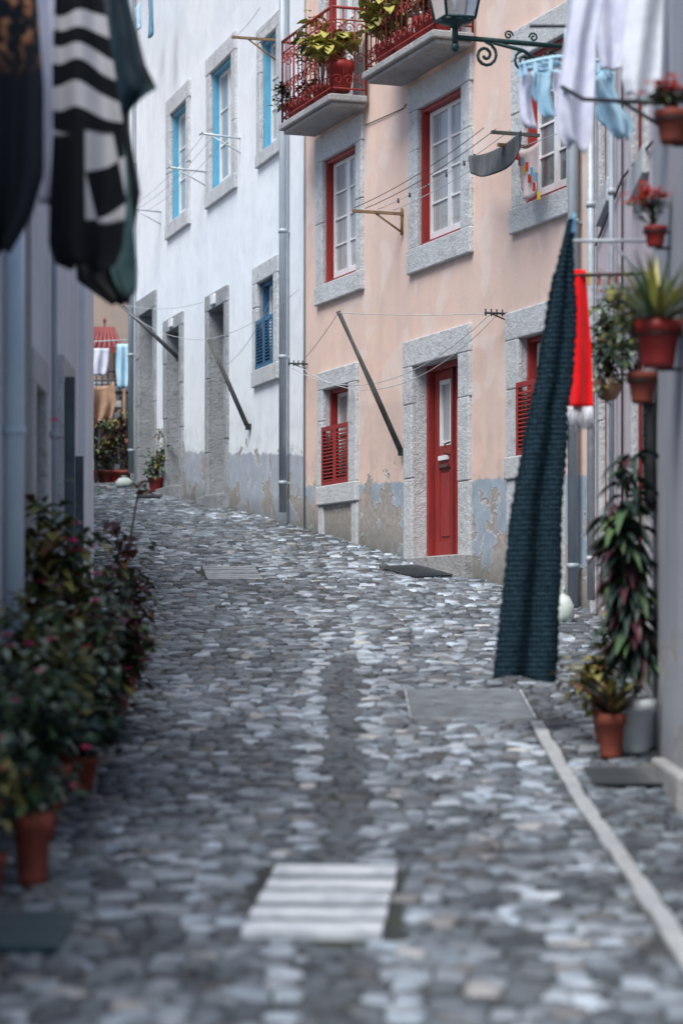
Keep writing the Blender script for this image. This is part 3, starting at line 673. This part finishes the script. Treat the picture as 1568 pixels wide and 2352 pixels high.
# ------------------------------------------------------------ laundry
def cloth(name,edges,Y,m,ztop,folds=3,amp=.03,nx=22,nz=30,yaw=0.0,jag=0,zsag=0,bottomwave=.0,ph=0,thick=.004):
    zs=[e[0] for e in edges][::-1]; xl=[e[1] for e in edges][::-1]; xr=[e[2] for e in edges][::-1]
    z1,z0=edges[0][0],edges[-1][0]; mb=MB()
    for j in range(nz+1):
        z=z1+(z0-z1)*j/nz; a=float(np.interp(z,zs,xl)); b=float(np.interp(z,zs,xr)); t=j/nz
        for i in range(nx+1):
            s_=i/nx; x=a+(b-a)*s_
            w=math.sin(s_*folds*2*math.pi+ph+t*.8)*amp*(.4+.6*t)+math.sin(s_*folds*4.3+t*3+ph)*amp*.4
            if i in(0,nx) and jag: x+=jag*math.sin(z*110)*.6+U(-jag,jag)
            zz=z-(zsag*4*s_*(1-s_))*(1-t) + bottomwave*math.sin(s_*5+ph)*t
            mb.v.append((x,Y+w+(x-edges[0][1])*yaw,zz))
    for j in range(nz):
        for i in range(nx):
            a=j*(nx+1)+i; mb.face((a,a+1,a+nx+2,a+nx+1),m,True)
    o=mb.build(name); s=o.modifiers.new('s','SOLIDIFY'); s.thickness=thick
    return o
def px(x,Y): return (x-784)/5550*Y
Y=15.0; sc=Y/5550
prof=[(503,1306,1315),(560,1290,1313),(640,1268,1316),(700,1256,1322),(760,1246,1320),(880,1226,1312),(940,1214,1300),(1000,1204,1302),(1100,1184,1292),(1200,1168,1286),(1300,1160,1286),(1400,1148,1280),(1490,1138,1278),(1560,1131,1272)]
cloth('knitted_scarf',[(1.6+(1430-y)*sc,(a-784)*sc,(b-784)*sc) for y,a,b in prof],Y,'knit_teal',0,folds=2,amp=.03,nx=20,nz=150,jag=.006,thick=.014,bottomwave=.02)
Y=16.0; sc=Y/5550
def W2e(l): return [(1.6+(1430-y)*sc,(a-784)*sc,(b-784)*sc) for y,a,b in l]
cloth('red_towel',W2e([(620,1300,1345),(700,1300,1350),(800,1300,1358),(935,1298,1362)]),Y,'cloth_red',0,folds=1.4,amp=.03)
mb=MB()
for k in range(34):
    x=px(1300+61*k/33,Y); z=1.6+(1430-934)*sc; mb.tube([(x,Y+U(-.02,.02),z),(x+U(-.01,.01),Y+U(-.02,.02),z-.07),(x+U(-.015,.015),Y+U(-.02,.02),z-.14-U(0,.02))],.0045,'cloth_white',4)
mb.build('towel_fringe')
Y=14.3; sc=Y/5550
cloth('white_shirt',W2e([(-60,1296,1400),(0,1306,1385),(90,1296,1368),(180,1284,1366),(260,1274,1360),(320,1286,1354),(342,1306,1344)]),Y,'cloth_lilac',0,folds=1.7,amp=.028,bottomwave=.03)
Y=13.4; sc=Y/5550
cloth('striped_towel',W2e([(-60,1440,1545),(0,1440,1525),(120,1432,1520),(190,1428,1516),(228,1440,1494)]),Y,'cloth_white',0,folds=1.3,amp=.03,ph=1,bottomwave=.03)
Y=15.5; sc=Y/5550
cloth('white_pillowcase',W2e([(-60,1345,1440),(20,1350,1440),(100,1370,1440),(160,1380,1430)]),Y,'cloth_lilac',0,folds=1.5,amp=.025,ph=2)
Y=17.0; sc=Y/5550; mb=MB(); cx,cz_=px(1297,Y),1.6+(1430-148)*sc
ring=[(cx+.31*math.cos(a),Y+.2*math.sin(a),cz_+.01*math.sin(3*a)) for a in [2*math.pi*k/24 for k in range(25)]]
mb.tube(ring,.015,'cloth_blue',6,caps=False)
for k in range(6):
    a=math.pi*k/6; mb.tube([(cx+.31*math.cos(a),Y+.2*math.sin(a),cz_),(cx-.31*math.cos(a),Y-.2*math.sin(a),cz_)],.010,'cloth_blue',5)
for k in range(16):
    a=2*math.pi*k/16; mb.box(cx+.31*math.cos(a)-.013,cx+.31*math.cos(a)+.013,Y+.2*math.sin(a)-.01,Y+.2*math.sin(a)+.01,cz_-.09,cz_,'cloth_blue')
mb.tube([(cx,Y,cz_),(cx,Y,cz_+.25),(cx+.04,Y,cz_+.3),(cx+.07,Y,cz_+.26)],.008,'cloth_blue',5); mb.tube([(cx-.25,Y,cz_+.27),(2.1,Y,cz_+.27)],.012,'black_metal',6)
mb.build('clip_hanger')
for x,w,y1,m_ in ((1208,34,295,'cloth_lilac'),(1250,38,270,'cloth_blue'),(1385,42,290,'cloth_blue'),(1345,34,240,'cloth_white'),(1280,30,230,'cloth_lilac'),(1228,26,235,'cloth_blue'),(1400,28,240,'cloth_blue')):
    Yk=17+U(-.15,.15); sc=Yk/5550
    cloth('sock',[(1.6+(1430-yy)*sc,(a-784)*sc,(b-784)*sc) for yy,a,b in ((165,x-w*.4,x+w*.4),((165+y1)/2,x-w*.45,x+w*.35),(y1-20,x-w*.4,x+w*.6),(y1,x,x+w*.8))],Yk,m_,0,folds=1,amp=.02,nx=10,nz=12,ph=x)
Y=14.6;sc=Y/5550
cloth('blue_bra',W2e([(175,1365,1378),(215,1368,1400),(270,1385,1452),(300,1400,1454),(318,1420,1444)]),Y,'cloth_blue',0,folds=1.3,amp=.05,nx=12,nz=14)
mb=MB()
mb.tube([(px(1290,14.3),14.3,1.6+(1430-200)*14.3/5550),(px(1340,14),14,1.6+(1430-228)*14/5550),(1.80,13.1,1.6+(1430-238)*13.1/5550)],.014,'black_metal',6)
mb.tube([(px(1430,13.8),13.8,1.6+(1430-235)*13.8/5550),(1.84,13.6,1.6+(1430-300)*13.6/5550)],.012,'black_metal',6)
mb.tube([(px(1300,15),15,1.6+(1430-0)*15/5550+.1),(2.0,14.9,5.6)],.012,'black_metal',6)
mb.build('drying_rack')
mb=MB()
zz=1.6+(1430-553)*15/5550
mb.tube([(px(1310,15),15,zz),(px(1510,15),15,zz-.0)],.012,'galv',6); mb.tube([(px(1400,15),15,zz),(2.05,15.2,zz-.35)],.010,'galv',6)
z2=1.6+(1430-628)*15.9/5550; mb.tube([(px(1300,16),16,z2),(2.1,15.9,z2)],.012,'black_metal',6); mb.tube([(px(1318,15),15,1.6+(1430-490)*15/5550),(px(1318,15),15,zz+.0)],.008,'peg_blue',5)
mb.box(px(1306,15),px(1322,15),14.98,15.02,zz+.05,zz+.14,'cloth_denim')
for x in (1350,1372,1395,1412): mb.box(px(x,16),px(x,16)+.015,15.97,16.03,z2-.06,z2+.02,R.choice(['peg_red','peg_yellow','peg_blue']))
mb.build('drying_rack')
def fcloth(name,u0,u1,y,z0,z1,m_,sg=.12,O=JO,rot=rP,nx=16,nz=10):
    mb=MB()
    for j in range(nz+1):
        for i in range(nx+1):
            s_=i/nx;t=j/nz; mb.v.append((u0+(u1-u0)*s_,y+math.sin(s_*9+t)*.03*t,z1-(z1-z0)*t*(.75+.25*math.sin(s_*3.1))-sg*4*s_*(1-s_)))
    for j in range(nz):
        for i in range(nx): a=j*(nx+1)+i; mb.face((a,a+1,a+nx+2,a+nx+1),m_,True)
    o=mb.build(name); o.location=O; o.rotation_euler=(0,0,rot); s=o.modifiers.new('s','SOLIDIFY'); s.thickness=.006; return o
fcloth('grey_cloth',6.05,7.35,-.33,6.04,6.28,'cloth_grey',sg=.07)
fcloth('pink_cloth',7.05,7.5,-.22,5.66,6.15,'cloth_pink',sg=.02)
fcloth('small_jeans',-7.6,-7.25,-.45,10.55,11.3,'cloth_denim',sg=0,rot=rW); fcloth('blue_top',-8.6,-8.2,-.45,10.9,11.3,'cloth_blue',sg=0,rot=rW)
mb=MB(); mb.box(6.92,6.96,-.4,0,6.2,6.23,'wood_brown'); mb.tube([(6.9,-.22,6.18),(7.9,-.22,6.15)],.005,'rope',4)
for k in range(11):
    u=7.0+.055*k; z=6.15-.05*k*(.7 if k%2 else 1); mb.box(u,u+.018,-.26,-.235,z-.06,z+.02,R.choice(['peg_red','peg_yellow','peg_blue','peg_red','wood_brown']))
o=mb.build('clothes_pegs'); o.location=JO; o.rotation_euler=(0,0,rP)
# upper-left laundry
Y=11.0; sc=Y/5550
cloth('patterned_cloth',W2e([(-160,130,245),(0,125,240),(150,118,262),(300,120,286),(450,112,292),(560,110,285),(605,125,268),(618,160,240)]),Y,'cloth_pattern',0,folds=1.6,amp=.045,nx=26,nz=50,bottomwave=.02)
Y=10.6; sc=Y/5550
cloth('floral_dress',W2e([(-160,-80,70),(0,-70,85),(200,-80,100),(400,-80,100),(500,-60,70),(580,-40,20)]),Y,'cloth_floral',0,folds=2,amp=.05)
Y=11.5; sc=Y/5550
cloth('lilac_shirt',W2e([(-160,60,150),(0,66,150),(200,75,160),(380,85,145),(470,90,135)]),Y,'cloth_lilac',0,folds=2,amp=.03,ph=1)
cloth('teal_jacket',W2e([(-160,235,290),(0,240,296),(80,250,318),(150,255,335),(205,262,362),(225,268,330),(262,278,296)]),Y,'cloth_teal',0,folds=1.2,amp=.03,ph=2)
Y=12.2; sc=Y/5550
cloth('dark_skirt',W2e([(-160,200,280),(300,190,296),(440,180,322),(560,176,300),(640,172,305),(700,255,296)]),Y,'cloth_black',0,folds=2,amp=.04)
Y=12.0; sc=Y/5550
cloth('green_scarf',W2e([(330,262,285),(420,266,298),(520,256,306),(620,252,314),(668,272,312),(682,285,300)]),Y,'cloth_green',0,folds=1.3,amp=.03)
mb=MB()
for Yk,z,x1 in ((11.0,4.75,-1.0),(11.5,4.9,-.95),(10.6,4.63,-1.3),(12.2,5.1,-1.0)): mb.tube([(leftX(Yk),Yk,z-.03),(x1,Yk,z)],.012,'black_metal',6)
mb.build('drying_rack')
def W3(Y,l): s=Y/5550; return [(1.6+(1430-y)*s,(a-784)*s,(b-784)*s) for y,a,b in l]
cloth('pale_towel',W3(42.5,[(790,268,296),(850,266,300),(892,270,296)]),42.5,'cloth_blue',0,folds=2,amp=.04,nx=12,nz=12)
cloth('white_sheet',W3(44.5,[(800,212,252),(840,210,250),(862,214,246)]),44.5,'cloth_lilac',0,folds=2,amp=.04,nx=12,nz=12)
cloth('brown_tarp',W3(44,[(876,186,262),(920,186,268),(960,188,258),(985,190,235)]),44,'tarp_brown',0,folds=2.5,amp=.12,nx=18,nz=12,zsag=.1)
mb=MB(); mb.tube([(-4.9,42.5,1.6+642*42.5/5550),(-3.5,42.2,1.6+646*42.5/5550)],.012,'rope',5); mb.tube([(-4.9,44,6.0),(-3.9,44,6.02)],.02,'wood_grey',6); mb.tube([(-3.95,44,4.1),(-3.95,44,6.05)],.03,'wood_brown',6); mb.build('clothesline')

# ------------------------------------------------------------ plants
def pot(mb,x,y,z,r,h,m='terracotta'):
    mb.lathe((x,y,z),[(0,.0),(r*.68,0),(r*.74,h*.1),(r*.93,h*.74),(r*1.06,h*.76),(r*1.08,h),(r*.96,h),(r*.94,h*.88),(0,h*.88)],m,18); mb.lathe((x,y,z+h*.90),[(r*.93,0),(0,.005)],'soil',14)
def bush(mb,c,rad,n,L,mats,stems=8,base=None,droop=.3,W=.5):
    c=Vector(c); base=Vector(base) if base is not None else c-Vector((0,0,rad[2]))
    tips=[]
    for k in range(stems):
        d_=Vector((U(-1,1),U(-1,1),U(-.5,1)));d_.normalize(); e=c+Vector((d_.x*rad[0],d_.y*rad[1],d_.z*rad[2]))*U(.55,1.08)
        mid=(base+e)/2+Vector((U(-.04,.04),U(-.04,.04),U(0,.08))); mb.tube([base,mid,e],.006,'stem',5,r2=.003); tips.append((mid,e,R.choice(mats)))
    for k in range(n):
        mid,e,mm=R.choice(tips); t=U(.1,1.1); p=mid+(e-mid)*t
        p=p+Vector((R.gauss(0,rad[0]*.24),R.gauss(0,rad[1]*.24),R.gauss(0,rad[2]*.2)))
        a=U(0,2*math.pi); l=L*U(.6,1.3)
        mb.leaf(p,(math.cos(a),math.sin(a),U(-.5,.6)),(U(-.3,.3),U(-.3,.3),1),l,l*W*U(.8,1.2),mm if R.random()<.65 else R.choice(mats),droop)
def straps(mb,c,n,L,w,mats,rise=1.0,dr=1.0):
    for k in range(n):
        a=U(0,2*math.pi); el=U(.5,1.4)*rise; d_=Vector((math.cos(a),math.sin(a),0)); l=L*U(.7,1.15); pts=[]
        for q in range(7):
            t=q/6; pts.append(Vector(c)+d_*(l*t*math.cos(el)*(1+.3*t))+Vector((0,0,l*(t*math.sin(el)-dr*.45*t*t))))
        sd=d_.cross(Vector((0,0,1))); i=len(mb.v); mt=R.choice(mats)
        for q,p in enumerate(pts):
            ww=w*(1-.95*(q/6)**1.6)*.5; mb.v+=[tuple(p-sd*ww),tuple(p+sd*ww)]
        for q in range(6): mb.face((i+2*q,i+2*q+1,i+2*q+3,i+2*q+2),mt,True)
def flowers(mb,c,rad,n,s_,m_):
    for k in range(n):
        p=Vector((c[0]+R.gauss(0,rad[0]*.5),c[1]+R.gauss(0,rad[1]*.5),c[2]+R.gauss(0,rad[2]*.5)))
        for q in range(6):
            a=q*math.pi/3+U(0,.5); mb.leaf(p,(math.cos(a),math.sin(a)*.8,U(.0,.7)),(0,-.3,1),s_,s_*.8,m_,.1)
def PL(name,x,y,r,h,bc,br,n,L,mats,fl=None,pm='terracotta',W=.6,stems=12):
    mb=MB(); z=zg(y)+.012; pot(mb,x,y,z,r,h,pm); bush(mb,(x+bc[0],y+bc[1],z+h+bc[2]),br,n,L,mats,stems,base=(x,y,z+h*.85),W=W)
    if fl: flowers(mb,(x+bc[0]+.03,y+bc[1]-br[1]*.7,z+h+bc[2]+.05),(br[0]*1.2,br[1]*.5,br[2]*1.1),fl[0],fl[1],fl[2])
    return mb.build(name)
G=['leaf_green','leaf_olive','leaf_dark','leaf_burgundy','leaf_brown','leaf_pale']
PL('potted_begonia',-1.62,15.2,.11,.2,(0,0,.42),(.27,.26,.42),560,.11,G,(6,.035,'petal_magenta'))
PL('potted_hibiscus',-1.70,14.2,.12,.22,(.02,0,.70),(.26,.26,.62),800,.12,['leaf_green','leaf_brown','leaf_olive','leaf_dark','leaf_brown'],(12,.04,'petal_magenta'))
PL('potted_coleus',-1.52,13.2,.12,.22,(.06,0,.42),(.28,.28,.44),780,.11,['leaf_olive','leaf_pale','leaf_green','leaf_burgundy','leaf_pale','leaf_brown'],(8,.035,'petal_magenta'))
PL('potted_croton',-1.50,12.3,.12,.22,(.0,0,.38),(.28,.28,.42),720,.10,['leaf_green','leaf_olive','leaf_pale','leaf_olive','leaf_dark'],(7,.035,'petal_magenta'))
PL('potted_geranium',-1.42,11.3,.11,.20,(-.02,0,.28),(.27,.28,.34),640,.09,['leaf_dark','leaf_green','leaf_pale','leaf_green'],(7,.03,'petal_magenta'))
PL('potted_geranium',-1.29,10.1,.082,.30,(-.07,.12,.14),(.18,.20,.18),300,.08,['leaf_dark','leaf_green','leaf_dark'],(4,.03,'petal_magenta'))
PL('potted_geranium',-1.46,9.9,.085,.16,(-.02,.0,.24),(.17,.2,.24),320,.08,['leaf_dark','leaf_green','leaf_olive'],(4,.03,'petal_magenta'))
PL('potted_begonia',-1.40,12.9,.10,.18,(.0,0,.22),(.24,.24,.24),380,.095,['leaf_green','leaf_pale','leaf_dark'])
PL('potted_begonia',-1.50,14.7,.10,.18,(.08,0,.30),(.26,.24,.30),420,.10,['leaf_burgundy','leaf_green','leaf_olive','leaf_brown'],(4,.03,'petal_magenta'))
mb=MB(); x,y=-1.45,15.75; z=zg(y)+.012; pot(mb,x,y,z,.075,.24); straps(mb,(x+.03,y,z+.22),70,.46,.05,['leaf_burgundy','leaf_dark','leaf_burgundy'],dr=.9)
mb.build('potted_cordyline')
mb=MB(); x,y=-1.52,16.9; z=zg(y)+.012; pot(mb,x,y,z,.1,.2); bush(mb,(x,y,z+.75),(.18,.2,.5),230,.12,['leaf_burgundy','leaf_brown','leaf_green'],8,base=(x,y,z+.2))
for k in range(6): mb.leaf((x+.1+U(-.05,.05),y,z+1.4+U(-.05,.05)),(U(-1,1),U(-1,1),.3),(0,0,1),.17,.08,'leaf_brown',.3)
mb.tube([(x,y,z+.8),(x+.1,y,z+1.4)],.008,'stem',5)
mb.build('potted_croton')
def wallpot(x,y,z,r,h,pm='red_pot'):
    mb=MB(); pot(mb,x,y,z,r,h,pm); w=rightX(y)
    mb.tube([(x+r*1.06*math.cos(a),y+r*1.06*math.sin(a),z+h*.7) for a in [2*math.pi*k/16 for k in range(17)]],.006,'black_metal',5,caps=False); mb.tube([(x,y,z-.01),(w,y,z-.01)],.009,'black_metal',5); mb.tube([(x+r,y,z+h*.7),(w,y,z+h*.7)],.007,'black_metal',5)
    return mb
mb=wallpot(1.645,12,3.98,.09,.16,'terracotta'); bush(mb,(1.645,12,4.2),(.12,.12,.08),110,.055,['leaf_dark','leaf_green']); flowers(mb,(1.635,11.98,4.24),(.11,.1,.06),46,.032,'petal_orange'); mb.build('hanging_geranium')
mb=wallpot(1.725,13.3,3.67,.062,.11); bush(mb,(1.715,13.3,3.87),(.12,.1,.09),110,.05,['leaf_dark','leaf_green']); flowers(mb,(1.705,13.28,3.94),(.14,.1,.06),60,.03,'petal_orange'); mb.build('hanging_geranium')
mb=wallpot(1.648,12.6,2.93,.118,.24); straps(mb,(1.648,12.6,3.13),80,.48,.05,['leaf_olive','leaf_yellow','leaf_green','leaf_pale'],dr=.40); bush(mb,(1.53,12.6,3.24),(.16,.14,.16),150,.08,['leaf_olive','leaf_pale','leaf_green','leaf_yellow']); mb.build('hanging_spider_plant')
mb=wallpot(1.765,14.2,2.89,.085,.18,'terracotta'); bush(mb,(1.72,14.2,3.24),(.18,.14,.2),220,.08,['leaf_green','leaf_olive','leaf_dark','leaf_pale']); mb.build('hanging_fern')
mb=MB(); x,y,z=1.83,16.6,3.12; mb.lathe((x,y,z),[(0,0),(.05,.01),(.09,.07),(.10,.15),(.09,.15),(0,.13)],'wood_brown',14)
for a in (0,2.1,4.2): mb.tube([(x+.1*math.cos(a),y+.1*math.sin(a),z+.15),(x,y,z+.65)],.004,'dark_wire',4)
mb.tube([(x,y,z+.65),(rightX(y),y,z+.65)],.01,'black_metal',5); bush(mb,(x,y,z+.38),(.16,.16,.34),360,.09,['leaf_green','leaf_pale','leaf_dark','leaf_olive'],10,base=(x,y,z+.14)); flowers(mb,(x-.03,y-.1,z+.5),(.12,.1,.2),8,.025,'petal_orange'); mb.build('hanging_basket')
mb=MB(); x,y=1.728,14.2; z=zg(y)+.012; pot(mb,x,y,z,.115,.32,'white_pot')
for k in range(8):
    top=Vector((x+U(-.16,.08),y+U(-.15,.2),z+U(1.2,1.8))); pts=[Vector((x,y,z+.3)),Vector((x+U(-.05,.05),y+U(-.05,.05),z+.8)),top]; mb.tube(pts,.009,'stem',5,r2=.005)
    for q in range(44):
        t=U(.2,1.02); p=pts[0].lerp(pts[1],t*2) if t<.5 else pts[1].lerp(pts[2],(t-.5)*2); a=U(0,6.28)
        mb.leaf(p,(math.cos(a)-.2,math.sin(a),U(-.5,.35)),(0,0,1),U(.12,.23),U(.045,.075),R.choice(['leaf_dark','leaf_dark','leaf_burgundy','leaf_dark','leaf_green']),.55)
mb.build('potted_dark_leaf_plant')
mb=MB(); x,y=1.56,14.0; z=zg(y)+.012; pot(mb,x,y,z,.085,.26); straps(mb,(x,y,z+.24),60,.42,.05,['leaf_dark','leaf_burgundy','leaf_olive','leaf_brown'],dr=.9); mb.build('potted_bromeliad')
mb=MB(); x,y=1.60,14.6; z=zg(y)+.012; pot(mb,x,y,z,.09,.22); bush(mb,(x-.02,y,z+.42),(.2,.18,.22),300,.09,['leaf_dark','leaf_olive','leaf_green','leaf_brown']); mb.build('potted_croton')
mb=MB(); x,y=2.08,18.6; z=zg(y); pot(mb,x,y,z,.07,.12); bush(mb,(x,y,z+.32),(.12,.14,.18),150,.07,['leaf_green','leaf_olive','leaf_pale']); mb.build('potted_herb')
mb=MB(); x,y=-2.93,38.2; z=zg(y)+.01; pot(mb,x,y,z,.125,.22,'red_pot'); bush(mb,(x,y,z+.5),(.22,.2,.26),190,.11,['leaf_green','leaf_olive','leaf_pale']); mb.tube([(x,y,z+.3),(x+.05,y,z+1.0)],.008,'stem',5); bush(mb,(x+.04,y,z+.95),(.08,.08,.14),24,.07,['leaf_green','leaf_brown'],3); mb.build('potted_shrub')
for k in range(9):
    x,y=-4.55+.15*k+U(-.05,.05),42.4+U(-.6,.6); z=zg(y)+.01; mb=MB(); pot(mb,x,y,z,.13,.22,R.choice(['red_pot','terracotta'])); bush(mb,(x,y,z+.45+.22*(k%3)),(.2,.2,.34),180,.12,['leaf_green','leaf_olive','leaf_brown','leaf_burgundy']); mb.build('potted_shrub')
def bag(name,x,y,r,h):
    mb=MB(); z=zg(y); seg=16; prof=[(0,0),(r*.8,0),(r,h*.25),(r*.95,h*.5),(r*.6,h*.75),(r*.15,h*.88),(r*.35,h)]
    for pr,pz in prof:
        for j in range(seg):
            a=2*math.pi*j/seg; q=pr*(1+.16*math.sin(5*a+pz*30)+U(-.07,.07)); mb.v.append((x+q*math.cos(a),y+q*math.sin(a),z+pz+U(-.01,.01)))
    for k in range(len(prof)-1):
        for j in range(seg): mb.face((k*seg+j,k*seg+(j+1)%seg,(k+1)*seg+(j+1)%seg,(k+1)*seg+j),'plastic_white',True)
    mb.build(name)
bag('plastic_bag',px(285,39.5),39.5,.14,.20); bag('plastic_bag',px(1293,21.4),21.4,.09,.30)
def balplant(name,u,y,r,h,bc,br,n,L,mats,W=.75,z=7.67,pm='red_pot'):
    p=toW(JO,rP,(u,y,z)); mb=MB(); pot(mb,p[0],p[1],p[2],r,h,pm); bush(mb,(p[0]+bc[0],p[1]+bc[1],p[2]+h+bc[2]),br,n,L,mats,9,base=(p[0],p[1],p[2]+h*.85),W=W); mb.build(name)
YG=['leaf_yellow','leaf_yellow','leaf_olive','leaf_green']
balplant('balcony_coleus_plant',2.15,-.30,.16,.34,(-.10,-.05,.22),(.26,.22,.18),200,.17,['leaf_yellow','leaf_yellow','leaf_yellow','leaf_olive'],z=7.72)
balplant('balcony_coleus_plant',1.5,-.30,.12,.25,(-.10,-.05,.60),(.20,.2,.24),140,.15,YG)
balplant('balcony_coleus_plant',1.0,-.3,.10,.2,(-.02,0,.15),(.14,.15,.15),90,.09,['leaf_green','leaf_brown','leaf_burgundy'])
balplant('balcony_coleus_plant',.62,-.34,.10,.2,(-.10,-.03,.05),(.18,.18,.2),120,.09,['leaf_burgundy','leaf_dark','leaf_brown'])
balplant('balcony_coleus_plant',3.65,-.30,.13,.25,(-.14,-.05,.35),(.24,.22,.28),210,.16,['leaf_yellow','leaf_yellow','leaf_olive'])
balplant('balcony_coleus_plant',4.2,-.3,.12,.25,(-.04,-.05,.30),(.2,.2,.22),140,.13,['leaf_olive','leaf_green','leaf_yellow'])
balplant('balcony_coleus_plant',4.8,-.3,.13,.28,(-.04,-.05,.25),(.18,.18,.2),130,.11,['leaf_pale','leaf_green','leaf_olive'])
balplant('balcony_coleus_plant',5.25,-.3,.12,.25,(-.04,0,.25),(.16,.16,.18),110,.10,['leaf_green','leaf_olive','leaf_yellow'])
def matobj(name,x0,x1,y0,y1,m_,lift=.028):
    mb=MB(); N=10
    for j in range(N+1):
        y=y0+(y1-y0)*j/N
        for x in (x0,x1): mb.v.append((x+U(-.008,.008),y,zg(y)+lift+U(0,.006)))
    for j in range(N): a=2*j; mb.face((a,a+1,a+3,a+2),m_,True)
    o=mb.build(name); s=o.modifiers.new('s','SOLIDIFY'); s.thickness=.012
matobj('doormat',1.36,1.73,13.0,13.6,'mat_dark'); matobj('doormat',-1.42,-1.03,8.75,9.45,'mat_teal'); matobj('doormat',-3.1,-2.75,36.6,37.3,'mat_dark')
mb=MB(); cx,cy=.78,25.35; dv=Vector((.3366,-.9416)); nv=Vector((-.9416,-.3366))
def dm(a,b,l):
    x=cx+dv.x*a+nv.x*b; y=cy+dv.y*a+nv.y*b; return (x,y,zg(y)+l)
for k in range(17):
    a=-.5+k/16; mb.tube([dm(a,-.2,.024),dm(a,0,.024),dm(a,.22,.024)],.011,'mat_dark',5)
for k in range(9):
    b=-.2+.42*k/8; mb.tube([dm(a,b,.028) for a in (-.5,-.25,0,.25,.5)],.011,'mat_dark',5)
mb.build('doormat')

# ------------------------------------------------------------ light, sky, camera
w=bpy.data.worlds.new('World'); scene.world=w; w.use_nodes=True; nt=w.node_tree; bg=nt.nodes['Background']
sk=nt.nodes.new('ShaderNodeTexSky'); sk.sky_type='NISHITA'; sk.sun_disc=False
EL=math.radians(58); AZ=math.radians(209)
sk.sun_elevation=EL; sk.sun_rotation=AZ; sk.air_density=1.0; sk.dust_density=1.5
nt.links.new(sk.outputs[0],bg.inputs[0]); bg.inputs[1].default_value=.15
sd=bpy.data.lights.new('sun','SUN'); sd.energy=4.8; sd.angle=math.radians(34); sd.color=(1,.985,.965)
so=bpy.data.objects.new('sun',sd); scene.collection.objects.link(so)
dirv=Vector((math.sin(AZ)*math.cos(EL),math.cos(AZ)*math.cos(EL),math.sin(EL))); so.rotation_euler=dirv.to_track_quat('Z','Y').to_euler()
cd=bpy.data.cameras.new('camera'); co=bpy.data.objects.new('camera',cd); scene.collection.objects.link(co)
co.location=(0,0,1.6); co.rotation_euler=(math.radians(90),0,0)
cd.sensor_fit='HORIZONTAL'; cd.sensor_width=24; cd.lens=85; cd.shift_y=254/1568; cd.clip_start=.1; cd.clip_end=1000
cd.dof.use_dof=True; cd.dof.focus_distance=26.5; cd.dof.aperture_fstop=1.5
scene.camera=co
scene.view_settings.view_transform='Standard'; scene.view_settings.look='None'; scene.view_settings.exposure=0
